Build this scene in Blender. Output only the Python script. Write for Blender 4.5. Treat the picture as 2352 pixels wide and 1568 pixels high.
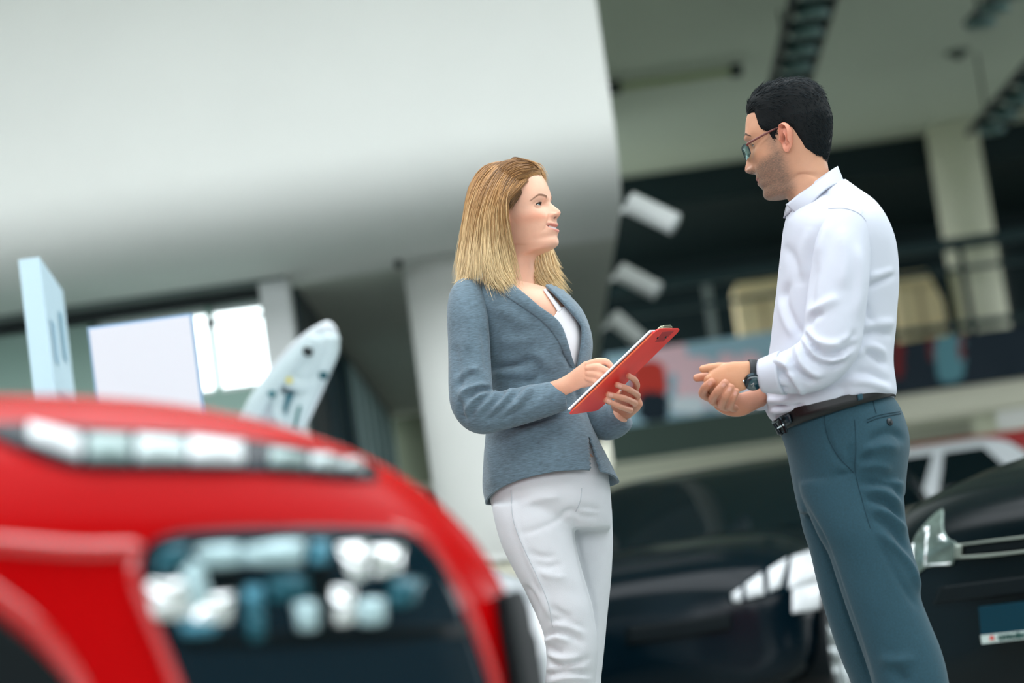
import bpy, bmesh, math, random
import numpy as np
from mathutils import Vector, Matrix, Euler, noise as mnoise
from mathutils.bvhtree import BVHTree

for o in list(bpy.data.objects):
    bpy.data.objects.remove(o, do_unlink=True)
SC = bpy.context.scene
COL = SC.collection
rad = math.radians

# ------------------------------------------------------------------ camera
FW, FH = 2352.0, 1568.0
LENS = 85.0
F = FW * LENS / 36.0
CAM = np.array([0.0, 0.0, 0.60])
PITCH, ROLL = rad(7.02), rad(8.0)
_f = np.array([0, math.cos(PITCH), math.sin(PITCH)])
_r0 = np.array([1.0, 0, 0])
_u0 = np.array([0, -math.sin(PITCH), math.cos(PITCH)])
_r = math.cos(ROLL) * _r0 - math.sin(ROLL) * _u0
_u = math.sin(ROLL) * _r0 + math.cos(ROLL) * _u0
cd = bpy.data.cameras.new('camera')
cam = bpy.data.objects.new('camera', cd)
COL.objects.link(cam)
cd.lens = LENS; cd.sensor_width = 36.0
cd.clip_start = 0.05; cd.clip_end = 200
m = Matrix(((_r[0], _u[0], -_f[0], CAM[0]), (_r[1], _u[1], -_f[1], CAM[1]), (_r[2], _u[2], -_f[2], CAM[2]), (0, 0, 0, 1)))
cam.matrix_world = m
cd.dof.use_dof = True
cd.dof.focus_distance = 5.82
cd.dof.aperture_fstop = 1.9
SC.camera = cam

# ------------------------------------------------------------------ world, light, exposure
w = bpy.data.worlds.new('world'); SC.world = w
w.use_nodes = True
bg = w.node_tree.nodes['Background']
bg.inputs[0].default_value = (0.92, 0.97, 1.0, 1)
bg.inputs[1].default_value = 2.2
SC.view_settings.view_transform = 'Standard'
SC.view_settings.look = 'None'
SC.view_settings.gamma = 1.0
SC.view_settings.use_curve_mapping = False
SC.view_settings.exposure = 0.92

# ------------------------------------------------------------------ pixel <-> place helpers
def ray(px, py):
    d = _f + ((px - FW / 2) / F) * _r - ((py - FH / 2) / F) * _u
    return d
def W(px, py, Y):
    """point seen at a photo pixel that lies at distance Y in front of the lens"""
    d = ray(px, py)
    return CAM + d * (Y / d[1])
def proj(P):
    P = np.asarray(P, float) - CAM
    x, y, z = P @ _r, P @ _u, P @ _f
    return np.stack([FW / 2 + F * x / z, FH / 2 - F * y / z], -1)

# ------------------------------------------------------------------ mesh helpers
ORI = {}
def link(name, me, parent=None, origin=None):
    o = bpy.data.objects.new(name, me)
    COL.objects.link(o)
    return o
def mesh_obj(name, verts, faces, mat, parent=None, origin=None, smooth=True, cols=None):
    """verts are world positions; a top-level object gets its origin at `origin`"""
    verts = np.asarray(verts, float).reshape(-1, 3)
    root = parent
    while root is not None and root.parent is not None:
        root = root.parent
    if root is not None:
        org = ORI[root.name]
        if 'rotz' in root.keys():
            pass
    else:
        org = np.array(origin if origin is not None else [verts[:, 0].mean(), verts[:, 1].mean(), verts[:, 2].min()], float)
    me = bpy.data.meshes.new(name)
    me.from_pydata((verts - org).tolist(), [], [list(map(int, f)) for f in faces])
    me.update()
    if smooth:
        me.polygons.foreach_set('use_smooth', [True] * len(me.polygons))
    if cols is not None:
        a = me.color_attributes.new('Col', 'FLOAT_COLOR', 'POINT')
        c = np.ones((len(verts), 4)); c[:, :3] = cols
        a.data.foreach_set('color', c.ravel())
    if mat is not None:
        me.materials.append(mat)
    o = bpy.data.objects.new(name, me)
    COL.objects.link(o)
    if parent is not None:
        o.parent = parent
    else:
        o.location = org
        ORI[o.name] = org
    return o
def empty(name, loc):
    o = bpy.data.objects.new(name, None)
    COL.objects.link(o)
    o.location = loc
    o.empty_display_size = 0.1
    ORI[o.name] = np.array(loc, float)
    return o
def tag(o, label, cat, group=None, kind=None):
    if label: o['label'] = label
    if cat: o['category'] = cat
    if group: o['group'] = group
    if kind: o['kind'] = kind
    return o
def struct(o):
    o['kind'] = 'structure'
    return o

def grid_faces(nr, nc, wrap=True, off=0):
    f = []
    for i in range(nr - 1):
        for j in range(nc if wrap else nc - 1):
            k = (j + 1) % nc
            f.append((off + i * nc + j, off + i * nc + k, off + (i + 1) * nc + k, off + (i + 1) * nc + j))
    return f
def loft(loops, cap=True, wrap=True):
    loops = np.asarray(loops, float)
    nr, nc = loops.shape[:2]
    v = loops.reshape(-1, 3).tolist()
    f = grid_faces(nr, nc, wrap)
    if cap and wrap:
        for r, rev in ((0, True), (nr - 1, False)):
            c = loops[r].mean(0)
            v.append(c.tolist()); ci = len(v) - 1
            for j in range(nc):
                a, b = r * nc + j, r * nc + (j + 1) % nc
                f.append((ci, b, a) if rev else (ci, a, b))
    return np.array(v), f
def join(parts):
    V, Fc, n = [], [], 0
    for v, f in parts:
        V.append(np.asarray(v, float)); Fc += [tuple(i + n for i in q) for q in f]; n += len(v)
    return np.concatenate(V), Fc
def catmull(P, n, closed=False):
    P = np.asarray(P, float)
    if closed:
        Q = np.concatenate([P[-1:], P, P[:2]])
    else:
        Q = np.concatenate([2 * P[:1] - P[1:2], P, 2 * P[-1:] - P[-2:-1]])
    seg = len(Q) - 3
    t = np.linspace(0, seg, n, endpoint=not closed)
    i = np.minimum(t.astype(int), seg - 1)
    u = (t - i)[:, None]
    a, b, c, d = Q[i], Q[i + 1], Q[i + 2], Q[i + 3]
    return 0.5 * (2 * b + (c - a) * u + (2 * a - 5 * b + 4 * c - d) * u ** 2 + (3 * b - a - 3 * c + d) * u ** 3)
def even(P, n):
    """resample a polyline evenly by length"""
    P = np.asarray(P, float)
    s = np.concatenate([[0], np.cumsum(np.linalg.norm(np.diff(P, axis=0), axis=1))])
    t = np.linspace(0, s[-1], n)
    return np.stack([np.interp(t, s, P[:, k]) for k in range(P.shape[1])], -1)
def unit(v):
    v = np.asarray(v, float)
    return v / (np.linalg.norm(v, axis=-1, keepdims=True) + 1e-12)
def tube(path, ra, rb=None, n=24, up=(0, -1, 0), caps='round'):
    """sweep of ellipses: ra along the frame's side vector, rb along the reference vector"""
    path = np.asarray(path, float); m_ = len(path)
    ra = np.broadcast_to(np.asarray(ra, float), (m_,)); rb = ra if rb is None else np.broadcast_to(np.asarray(rb, float), (m_,))
    T = unit(np.gradient(path, axis=0))
    ref = np.array(up, float)
    U = unit(ref - T * (T @ ref)[:, None])
    S = np.cross(T, U)
    th = np.linspace(0, 2 * math.pi, n, endpoint=False)
    L = path[:, None] + ra[:, None, None] * np.cos(th)[None, :, None] * S[:, None] + rb[:, None, None] * np.sin(th)[None, :, None] * U[:, None]
    if caps == 'round':
        a, b = [], []
        for k in (0.25, 0.6, 0.88):
            s = math.sqrt(1 - k * k)
            a.append(path[0] - T[0] * min(ra[0], rb[0]) * k + (L[0] - path[0]) * s)
            b.append(path[-1] + T[-1] * min(ra[-1], rb[-1]) * k + (L[-1] - path[-1]) * s)
        L = np.concatenate([np.array(a[::-1]), L, np.array(b)])
    return loft(L)
def box_vf(c, s, R=None):
    c = np.array(c, float); h = np.array(s, float) / 2
    v = np.array([[x, y, z] for x in (-1, 1) for y in (-1, 1) for z in (-1, 1)], float) * h
    if R is not None: v = v @ np.array(R).T
    f = [(0, 1, 3, 2), (4, 6, 7, 5), (0, 4, 5, 1), (2, 3, 7, 6), (0, 2, 6, 4), (1, 5, 7, 3)]
    return v + c, f
def rotz(a):
    c, s = math.cos(a), math.sin(a)
    return np.array([[c, -s, 0], [s, c, 0], [0, 0, 1.0]])
def bevel_mod(o, wdt, seg=2):
    b = o.modifiers.new('bevel', 'BEVEL'); b.width = wdt; b.segments = seg; b.limit_method = 'ANGLE'
    return o
def box(name, c, s, mat, parent=None, R=None, bev=0.0, origin=None):
    v, f = box_vf(c, s, R)
    o = mesh_obj(name, v, f, mat, parent, origin, smooth=False)
    if bev: bevel_mod(o, bev)
    return o
def boxes(name, lst, mat, parent=None, bev=0.0, origin=None):
    v, f = join([box_vf(*b) for b in lst])
    o = mesh_obj(name, v, f, mat, parent, origin, smooth=False)
    if bev: bevel_mod(o, bev)
    return o
def quadm(name, pts, mat, parent=None, origin=None):
    return mesh_obj(name, pts, [tuple(range(len(pts)))], mat, parent, origin, smooth=False)
def cyl_vf(a, b, r, n=20, r2=None):
    a, b = np.array(a, float), np.array(b, float)
    t = unit(b - a); ref = np.array([0, 0, 1.0]) if abs(t[2]) < .9 else np.array([1.0, 0, 0])
    u = unit(np.cross(t, ref)); s = np.cross(t, u)
    th = np.linspace(0, 2 * math.pi, n, endpoint=False)
    ring = np.cos(th)[:, None] * u + np.sin(th)[:, None] * s
    return loft(np.array([a + ring * r, b + ring * (r if r2 is None else r2)]))
def remesh(v, f, vox, smooth_it=0):
    me = bpy.data.meshes.new('tmp')
    me.from_pydata(np.asarray(v).tolist(), [], [list(map(int, q)) for q in f])
    o = bpy.data.objects.new('tmp', me); COL.objects.link(o)
    r = o.modifiers.new('r', 'REMESH'); r.mode = 'VOXEL'; r.voxel_size = vox
    if smooth_it:
        s = o.modifiers.new('s', 'SMOOTH'); s.factor = 0.5; s.iterations = smooth_it
    dg = bpy.context.evaluated_depsgraph_get(); dg.update()
    e = o.evaluated_get(dg)
    m2 = bpy.data.meshes.new_from_object(e)
    vv = np.empty(len(m2.vertices) * 3); m2.vertices.foreach_get('co', vv)
    ff = [tuple(p.vertices) for p in m2.polygons]
    bpy.data.objects.remove(o, do_unlink=True); bpy.data.meshes.remove(me); bpy.data.meshes.remove(m2)
    return vv.reshape(-1, 3), ff
def normals(v, f):
    v = np.asarray(v); n = np.zeros_like(v)
    q = np.array([(a[0], a[1], a[2], a[3] if len(a) > 3 else a[2]) for a in f])
    fn = np.cross(v[q[:, 2]] - v[q[:, 0]], v[q[:, 3]] - v[q[:, 1]])
    t = np.array([len(a) == 3 for a in f])
    if t.any():
        fn[t] = np.cross(v[q[t, 1]] - v[q[t, 0]], v[q[t, 2]] - v[q[t, 0]])
    for k in range(4):
        np.add.at(n, q[:, k], fn)
    return unit(n)
def seg_dist(P, A):
    """distance of 2D points P to polyline A, and position along it 0..1"""
    A = np.asarray(A, float); best = np.full(len(P), 1e9); tt = np.zeros(len(P)); sg = np.zeros(len(P))
    m_ = len(A) - 1
    for i in range(m_):
        d = A[i + 1] - A[i]; L2 = d @ d + 1e-9
        u = np.clip(((P - A[i]) @ d) / L2, 0, 1)
        q = A[i] + u[:, None] * d
        e = P - q
        D = np.linalg.norm(e, axis=1)
        k = D < best
        best[k] = D[k]; tt[k] = (i + u[k]) / m_; sg[k] = np.sign(d[0] * e[k, 1] - d[1] * e[k, 0])
    return best, tt, sg
FOLD = 2.1
def folds(v, f, lst, side=-1, limitY=None):
    """push surface in or out along lines given as seen in the photo; (line px, width px, metres)
    only where the surface faces the lens"""
    v = np.array(v, float); n = normals(v, f)
    mid = v.mean(0) * [1, 1, 0]
    if np.einsum('ij,ij->i', n[:, :2], (v - mid)[:, :2]).mean() < 0: n = -n
    px = proj(v)
    face = np.einsum('ij,ij->i', n, unit(CAM - v))
    wgt = np.clip(face * 2.5 + 0.35, 0, 1)
    if limitY is not None:
        wgt = wgt * (v[:, 1] < limitY)
    out = np.zeros(len(v))
    for line, wd, amp in lst:
        line = np.asarray(line, float)
        lo, hi = line.min(0) - 3 * wd, line.max(0) + 3 * wd
        k = np.where((px[:, 0] > lo[0]) & (px[:, 0] < hi[0]) & (px[:, 1] > lo[1]) & (px[:, 1] < hi[1]) & (wgt > 0))[0]
        if len(k) == 0: continue
        L = catmull(line, 24) if len(line) > 2 else line
        d, t, sg = seg_dist(px[k], L)
        taper = np.clip(np.minimum(t, 1 - t) * 5, 0, 1) ** 0.7 if amp > -9 else 1
        out[k] += FOLD * amp * np.exp(-(d / wd) ** 2) * (0.15 + 0.85 * taper)
    v = v + n * (out * wgt)[:, None]
    return relax(v, f, 3)
def relax(v, f, it):
    e = np.array([(q[i], q[(i + 1) % len(q)]) for q in f for i in range(len(q))])
    cnt = np.bincount(e[:, 0], minlength=len(v)) + np.bincount(e[:, 1], minlength=len(v))
    for _ in range(it):
        a = np.stack([np.bincount(e[:, 0], v[e[:, 1], k], len(v)) + np.bincount(e[:, 1], v[e[:, 0], k], len(v)) for k in range(3)], -1) / np.maximum(cnt, 1)[:, None]
        v = np.where((cnt > 0)[:, None], v * .5 + a * .5, v)
    return v
def fbm(P, sc, oct_=3, seed=0.0):
    return np.array([mnoise.fractal(Vector((p[0] * sc + seed, p[1] * sc + seed * 1.7, p[2] * sc - seed)), 1.0, 2.0, oct_) for p in P])
class Surf:
    """a shape that pieces can be laid on: finds where a photo pixel falls on it"""
    def __init__(self, v, f):
        self.bvh = BVHTree.FromPolygons([tuple(p) for p in np.asarray(v).tolist()], [tuple(map(int, q)) for q in f])
    def hit(self, px, py, fallbackY=None):
        d = Vector(ray(px, py)).normalized()
        loc, nn, i, dist = self.bvh.ray_cast(Vector(CAM), d)
        if loc is None:
            if fallbackY is None:
                loc, nn, i, dist = self.bvh.find_nearest(Vector(W(px, py, self.lastY)))
            else:
                return W(px, py, fallbackY), np.array([0, -1.0, 0])
        nn = np.array(nn)
        if nn @ np.array(d) > 0: nn = -nn
        self.lastY = loc[1]
        return np.array(loc), nn
    lastY = 6.0
def coons(top, bot, nu, nv, left=None, right=None):
    top, bot = even(catmull(top, 60) if len(top) > 2 else top, nu), even(catmull(bot, 60) if len(bot) > 2 else bot, nu)
    t = np.linspace(0, 1, nv)[:, None, None]
    G = top[None] * (1 - t) + bot[None] * t
    if left is not None:
        l = even(catmull(left, 40), nv); r = even(catmull(right, 40), nv)
        s = np.linspace(0, 1, nu)[None, :, None]
        G = G + (l[:, None] - (top[0] * (1 - t[:, 0]) + bot[0] * t[:, 0])[:, None]) * (1 - s) + (r[:, None] - (top[-1] * (1 - t[:, 0]) + bot[-1] * t[:, 0])[:, None]) * s
    return G
def lay(surf, G, lift, thick, bulge=0.0, smoothn=2, edge=None):
    """a piece of even thickness lying on a surface, its outline G given as seen in the photo (rows x cols x 2)"""
    nv, nu = G.shape[:2]
    P = np.zeros((nv, nu, 3)); N = np.zeros((nv, nu, 3))
    for i in range(nv):
        for j in range(nu):
            P[i, j], N[i, j] = surf.hit(*G[i, j])
    for _ in range(smoothn):
        Q = P.copy(); M = N.copy()
        Q[1:-1] = (P[:-2] + 2 * P[1:-1] + P[2:]) / 4; M[1:-1] = (N[:-2] + 2 * N[1:-1] + N[2:]) / 4
        P[:, :, 1] = Q[:, :, 1]; N = M
        Q = P.copy(); M = N.copy()
        Q[:, 1:-1] = (P[:, :-2] + 2 * P[:, 1:-1] + P[:, 2:]) / 4; M[:, 1:-1] = (N[:, :-2] + 2 * N[:, 1:-1] + N[:, 2:]) / 4
        P[:, :, 1] = Q[:, :, 1]; N = M
    N = unit(N)
    a = np.sin(np.linspace(0, math.pi, nv))[:, None] * np.sin(np.linspace(0, math.pi, nu))[None]
    outer = P + N * (lift + thick + bulge * a)[..., None] if not np.isscalar(lift + thick) or bulge else P + N * (lift + thick)
    inner = P + N * lift - N * 0.0
    v = np.concatenate([outer.reshape(-1, 3), inner.reshape(-1, 3)])
    f = grid_faces(nv, nu, False)
    k = nv * nu
    f += [tuple(reversed([x + k for x in q])) for q in grid_faces(nv, nu, False)]
    ring = [(0, j) for j in range(nu)] + [(i, nu - 1) for i in range(1, nv)] + [(nv - 1, j) for j in range(nu - 2, -1, -1)] + [(i, 0) for i in range(nv - 2, 0, -1)]
    ids = [i * nu + j for i, j in ring]
    for a_, b_ in zip(ids, ids[1:] + ids[:1]):
        f.append((b_, a_, a_ + k, b_ + k))
    return v, f

# ------------------------------------------------------------------ materials
def srgb(r, g, b):
    def c(x):
        x /= 255.0
        return x / 12.92 if x <= 0.04045 else ((x + 0.055) / 1.055) ** 2.4
    return (c(r), c(g), c(b), 1)
MATS = {}
def mat(name, col, rough=0.5, metal=0.0, var=0.0, vscale=6.0, bump=0.0, bscale=80.0, coat=0.0, trans=0.0, emit=None, estr=1.0, spec=0.5, sheen=0.0, sss=0.0, alpha=1.0, stretch=None, vcol=False, ior=1.45):
    if name in MATS: return MATS[name]
    M = bpy.data.materials.new(name); M.use_nodes = True
    nt = M.node_tree; b = nt.nodes['Principled BSDF']
    b.inputs['Base Color'].default_value = col
    b.inputs['Roughness'].default_value = rough
    b.inputs['Metallic'].default_value = metal
    b.inputs['IOR'].default_value = ior
    b.inputs['Specular IOR Level'].default_value = spec
    b.inputs['Coat Weight'].default_value = coat
    b.inputs['Coat Roughness'].default_value = 0.04
    b.inputs['Transmission Weight'].default_value = trans
    b.inputs['Sheen Weight'].default_value = sheen
    b.inputs['Alpha'].default_value = alpha
    if sss:
        b.inputs['Subsurface Weight'].default_value = sss
        b.inputs['Subsurface Radius'].default_value = (0.012, 0.005, 0.003)
        b.inputs['Subsurface Scale'].default_value = 1.0
    if emit is not None:
        b.inputs['Emission Color'].default_value = emit
        b.inputs['Emission Strength'].default_value = estr
    tc = nt.nodes.new('ShaderNodeTexCoord')
    vec = tc.outputs['Object']
    if stretch is not None:
        mp = nt.nodes.new('ShaderNodeMapping'); mp.inputs['Scale'].default_value = stretch
        nt.links.new(vec, mp.inputs['Vector']); vec = mp.outputs['Vector']
    src = None
    if vcol:
        a = nt.nodes.new('ShaderNodeVertexColor'); a.layer_name = 'Col'; src = a.outputs['Color']
        nt.links.new(src, b.inputs['Base Color'])
    if var:
        nz = nt.nodes.new('ShaderNodeTexNoise'); nz.inputs['Scale'].default_value = vscale; nz.inputs['Detail'].default_value = 5
        nt.links.new(vec, nz.inputs['Vector'])
        mr = nt.nodes.new('ShaderNodeMapRange'); mr.inputs['From Min'].default_value = 0.25; mr.inputs['From Max'].default_value = 0.75
        mr.inputs['To Min'].default_value = 1 - var; mr.inputs['To Max'].default_value = 1 + var
        nt.links.new(nz.outputs['Fac'], mr.inputs['Value'])
        mx = nt.nodes.new('ShaderNodeVectorMath'); mx.operation = 'SCALE'
        if src is not None: nt.links.new(src, mx.inputs[0])
        else: mx.inputs[0].default_value = col[:3]
        nt.links.new(mr.outputs['Result'], mx.inputs['Scale'])
        nt.links.new(mx.outputs['Vector'], b.inputs['Base Color'])
    if bump:
        nb = nt.nodes.new('ShaderNodeTexNoise'); nb.inputs['Scale'].default_value = bscale; nb.inputs['Detail'].default_value = 4
        nt.links.new(vec, nb.inputs['Vector'])
        bp = nt.nodes.new('ShaderNodeBump'); bp.inputs['Strength'].default_value = bump; bp.inputs['Distance'].default_value = 0.004
        nt.links.new(nb.outputs['Fac'], bp.inputs['Height']); nt.links.new(bp.outputs['Normal'], b.inputs['Normal'])
    MATS[name] = M
    return M

# ================================================================== the building
C_white = mat('white_paint', srgb(232, 234, 230), 0.75, var=0.02, vscale=1.5)
C_soffit = mat('pale_soffit_paint', srgb(205, 208, 198), 0.8, var=0.02, vscale=1.0)
C_ceil = mat('grey_ceiling_paint', srgb(196, 206, 190), 0.9, var=0.03, vscale=0.6)
C_dark = mat('teal_shade_wall', srgb(5, 34, 38), 0.7, var=0.1, vscale=1.0)  # dark tone stands in for the unlit rear of the hall
C_floor = mat('polished_grey_floor', srgb(150, 156, 150), 0.18, var=0.04, vscale=0.8)
C_green = mat('sage_wall_paint', srgb(150, 178, 168), 0.8, var=0.04, vscale=1.2)
C_cream = mat('cream_paint', srgb(222, 220, 200), 0.7, var=0.02)
C_steel = mat('grey_painted_steel', srgb(120, 132, 130), 0.45, 0.3)
C_dsteel = mat('dark_painted_steel', srgb(22, 36, 38), 0.5, 0.3)
C_frame = mat('white_window_frame', srgb(222, 226, 226), 0.4)
C_glass = mat('window_glass', (0.9, 0.97, 0.96, 1), 0.0, trans=1.0, ior=1.02, spec=0.1)

ZC, ZS = 5.62, 2.94          # upper ceiling, soffit
XE = 0.72                    # open end of the bulkhead
YF = 13.0                    # its face
struct(box('floor', (-1, 13.0, -0.06), (28.4, 36.2, 0.12), C_floor))
struct(box('ground', (0, 0, -0.2), (240, 240, 0.12), mat('asphalt', srgb(70, 74, 74), .9, var=.15, vscale=2)))
struct(box('wall_added_across_street', (0, -34, 2.2), (120, 4, 4.6), mat('added_street_wall', srgb(66, 76, 74), .9, var=.2, vscale=.4)))  # unseen, added so the car paint mirrors something dark
# glazed front behind the photographer
fr = box('wall_front', (-1, -5.0, .15), (28.4, .2, .3), C_white); struct(fr)
for i in range(11):
    box('mullion', (-15 + i * 2.8, -5.0, 2.9), (.09, .16, 5.4), C_dsteel, fr)
box('transom', (-1, -5.0, 3.0), (28.4, .12, .09), C_dsteel, fr)
XB = -1.42                   # building line left of the far room
# ceiling of the hall with a long unseen skylight opening added for top light
sk = boxes('ceiling', [((-1, -1.6, ZC + .15), (28.4, 6.8, .3)), ((-1, 12.3, ZC + .15), (28.4, 4.6, .3)), ((-10.6, 5.9, ZC + .15), (9.2, 8.2, .3)), ((11.1, 5.9, ZC + .15), (4.2, 8.2, .3))], C_ceil); struct(sk)
for i in range(7):
    box('added_skylight_bar', (-5.4 + i * 2.4, 5.9, ZC + .2), (.1, 8.2, .2), C_frame, sk)
struct(box('ceiling_far', ((XB + 13.2) / 2, 20.85, ZC + 0.15), (13.2 - XB, 12.5, 0.3), C_ceil))
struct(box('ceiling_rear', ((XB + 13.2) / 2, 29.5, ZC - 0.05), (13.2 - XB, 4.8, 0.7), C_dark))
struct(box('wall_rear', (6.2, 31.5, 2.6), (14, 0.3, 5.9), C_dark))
struct(box('wall_left', (-15.1, 4.8, 2.8), (0.2, 19.6, 5.6), C_white))
wr_ = boxes('wall_right', [((13.1, 4.0, 2.8), (.2, 18, 5.6)), ((13.1, 30.0, 2.8), (.2, 3.0, 5.6)), ((13.1, 20.75, .2), (.2, 15.5, .4)), ((13.1, 20.75, 5.5), (.2, 15.5, .2))], C_white); struct(wr_)
for i in range(7):
    box('mullion', (13.1, 14.5 + i * 2.1, 2.9), (.12, .1, 5.0), C_frame, wr_)
# bulkhead: tall white face that rolls under into a soffit
prof = [(14.62, ZS), (14.2, ZS)]
for a in np.linspace(0, math.pi / 2, 18):
    prof.append((YF + 0.62 - 0.62 * math.sin(a), ZS + 0.44 - 0.44 * math.cos(a)))
prof += [(YF, 4.2), (YF, ZC)]
prof = np.array(prof)
v = [[x, y, z] for x in (-15, XE) for y, z in prof]
n = len(prof)
v += [[-15, 14.62, ZC], [XE, 14.62, ZC]]
f = [(i, i + 1, n + i + 1, n + i) for i in range(n - 1)]
f += [tuple([n + i for i in range(n)] + [2 * n + 1]), (0, n, 2 * n + 1, 2 * n)]
o = mesh_obj('wall_upper', v, f, C_white, smooth=True); struct(o)
o.modifiers.new('es', 'EDGE_SPLIT').split_angle = rad(40)

# window wall below the soffit, left
YW = 14.4
def wz(px, py, Y=YW): return W(px, py, Y)
xw0, xw1 = wz(214, 800)[0], wz(612, 760)[0]      # opening
zw0, zw1 = wz(620, 884)[2], wz(606, 688)[2]
xr = wz(664, 700)[0]                              # corner post
wall = [((-15 + xw0) / 2, YW + .1, ZS / 2, xw0 + 15, .2, ZS)]
lst = [(((-15 + xw0) / 2, YW + .1, ZS / 2), (xw0 + 15, .2, ZS)),
       (((xw0 + xr) / 2, YW + .1, zw0 / 2), (xr - xw0, .2, zw0)),
       (((xw0 + xr) / 2, YW + .1, (zw1 + ZS) / 2), (xr - xw0, .2, ZS - zw1))]
struct(boxes('wall_window', lst, C_green))
zt = wz(600, 640)[2]
struct(box('trim_1', ((xr - 15) / 2, YW - .06, ZS - 0.02), (xr + 15, .14, 0.04), C_steel))
zd0 = wz(500, 716)[2]
struct(box('trim_2', ((xw1 - 15) / 2, YW - .04, (zw1 + ZS - 0.04) / 2 + .0), (xw1 + 15, .09, ZS - 0.04 - zw1), mat('dark_header', srgb(8, 26, 28), 0.6)))
struct(box('trim_3', ((xw1 + xr) / 2 + .01, YW - .03, (ZS - .02) / 2), (xr - xw1 + .02, .22, ZS - .02), C_frame, bev=.01))
win = empty('window_1', ((xw0 + xw1) / 2, YW + .1, zw0)); struct(win)
xm = wz(484, 780)[0]
boxes('window_frame', [((( xw0 + xw1) / 2, YW + .1, zw0 + .015), (xw1 - xw0, .08, .03)), (((xw0 + xw1) / 2, YW + .1, zw1 - .012), (xw1 - xw0, .08, .024)),
                       ((xw0 + .015, YW + .1, (zw0 + zw1) / 2), (.03, .08, zw1 - zw0)), ((xw1 - .012, YW + .1, (zw0 + zw1) / 2), (.024, .08, zw1 - zw0))], C_frame, win)
box('mullion', (xm, YW + .1, (zw0 + zw1) / 2), (.036, .09, zw1 - zw0), mat('sage_mullion', srgb(150, 190, 178), .5), win)
ztr = wz(545, 726)[2]
box('transom', ((xm + xw1) / 2, YW + .1, ztr), (xw1 - xm, .07, .022), C_frame, win)
box('latch', (xm + .005, YW + .03, ztr - .02), (.05, .05, .06), C_dsteel, win, bev=.008)
for a, b in ((xw0, xm), (xm, xw1)):
    box('pane', ((a + b) / 2, YW + .1, (zw0 + zw1) / 2), (b - a, .006, zw1 - zw0), C_glass, win)

struct(box('ceiling_soffit', ((xr - .1 + XE) / 2, (14.62 + 24) / 2, (ZS + ZC) / 2), (XE - xr + .1, 24 - 14.62, ZC - ZS), C_soffit))
# slatted partition running away from the corner
xp = xr - .02
part = box('wall_partition', (xp, (YW + .35 + 23.6) / 2, ZS / 2), (.10, 23.6 - YW - .35, ZS), mat('dark_partition', srgb(10, 34, 38), .45)); struct(part)
C_slat = mat('pale_grey_slat', srgb(150, 178, 178), .4)
for i, (y, wd) in enumerate(((16.0, .10), (16.7, .08), (17.5, .10), (18.05, .30), (18.75, .34), (19.55, .36), (20.5, .30), (21.5, .25), (22.6, .25))):
    box('slat', (xp + .075, y, 1.42), (.05, wd, 2.78), C_slat if i > 2 else mat('teal_slat', srgb(30, 70, 80), .4), part)
# far wall under the soffit with a pale door
fw = struct(box('wall_far', ((XE + xr - .1) / 2, 23.9, ZS / 2), (XE - xr + .1, .2, ZS), mat('olive_wall_paint', srgb(120, 130, 110), .8)))
d1 = empty('door_1', (-0.75, 23.75, 0)); struct(d1)
boxes('door_frame', [((-1.16, 23.76, 1.1), (.08, .12, 2.2)), ((-.34, 23.76, 1.1), (.08, .12, 2.2)), ((-.75, 23.76, 2.2), (.9, .12, .08))], C_cream, d1)
box('door_leaf', (-.75, 23.78, 1.09), (.74, .05, 2.16), mat('olive_door', srgb(84, 100, 88), .5), d1)
box('door_handle', (-.45, 23.72, 1.0), (.12, .05, .03), C_steel, d1, bev=.008)

# round column beside the bulkhead
def column(name, x, y, r, z0, z1, mt):
    th = np.linspace(0, 2 * math.pi, 64, endpoint=False)
    ring = np.stack([np.cos(th) * r, np.sin(th) * r, th * 0], -1) + [x, y, 0]
    v, f = loft(np.array([ring + [0, 0, z0], ring + [0, 0, (z0 + z1) / 2], ring + [0, 0, z1]]))
    return struct(mesh_obj(name, v, f, mt))
cx = wz(951, 800, 14.6)[0]
colA = column('column', cx + .31, 14.6, .31, 0, ZS, C_white)
o = box('motion_sensor', W(915, 606, 14.3), (.05, .05, .05), C_dsteel, bev=.015); tag(o, 'small dark sensor under the soffit beside the thick white column', 'sensor')

# ------------------------------------------------------------------ mezzanine at the back
YM = 25.8
zb0 = W(2200, 952, YM)[2]; zb1 = W(2200, 876, YM)[2]
xm0 = XE + .15
xsplit = W(1960, 930, YM)[0]
C_slab = mat('pale_concrete', srgb(228, 226, 208), .8, var=.04, vscale=1.0)
struct(box('floor_mezzanine', ((xm0 + 13) / 2, YM + 2.8, (zb0 + zb1) / 2), (13 - xm0, 5.6, zb1 - zb0), C_slab))
struct(box('trim_4', ((xm0 + xsplit) / 2, YM - .05, (zb0 + zb1) / 2 + .0), (xsplit - xm0, .12, zb1 - zb0 + .02), mat('shaded_fascia', srgb(58, 76, 70), .6)))  # slab face gets less light here; that shade is put into the colour
zl = W(1700, 1010, YM)[2]
struct(box('trim_5', ((xm0 + 13) / 2, YM + 1.2, zl + .05), (13 - xm0, .3, .22), mat('olive_beam', srgb(150, 156, 138), .7)))
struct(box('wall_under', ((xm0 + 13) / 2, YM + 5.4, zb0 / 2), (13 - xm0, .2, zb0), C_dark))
column('column', W(2215, 480, YM + .9)[0], YM + .9, .29, 0, ZC, mat('column_cream', srgb(232, 234, 212), .7))
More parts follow.
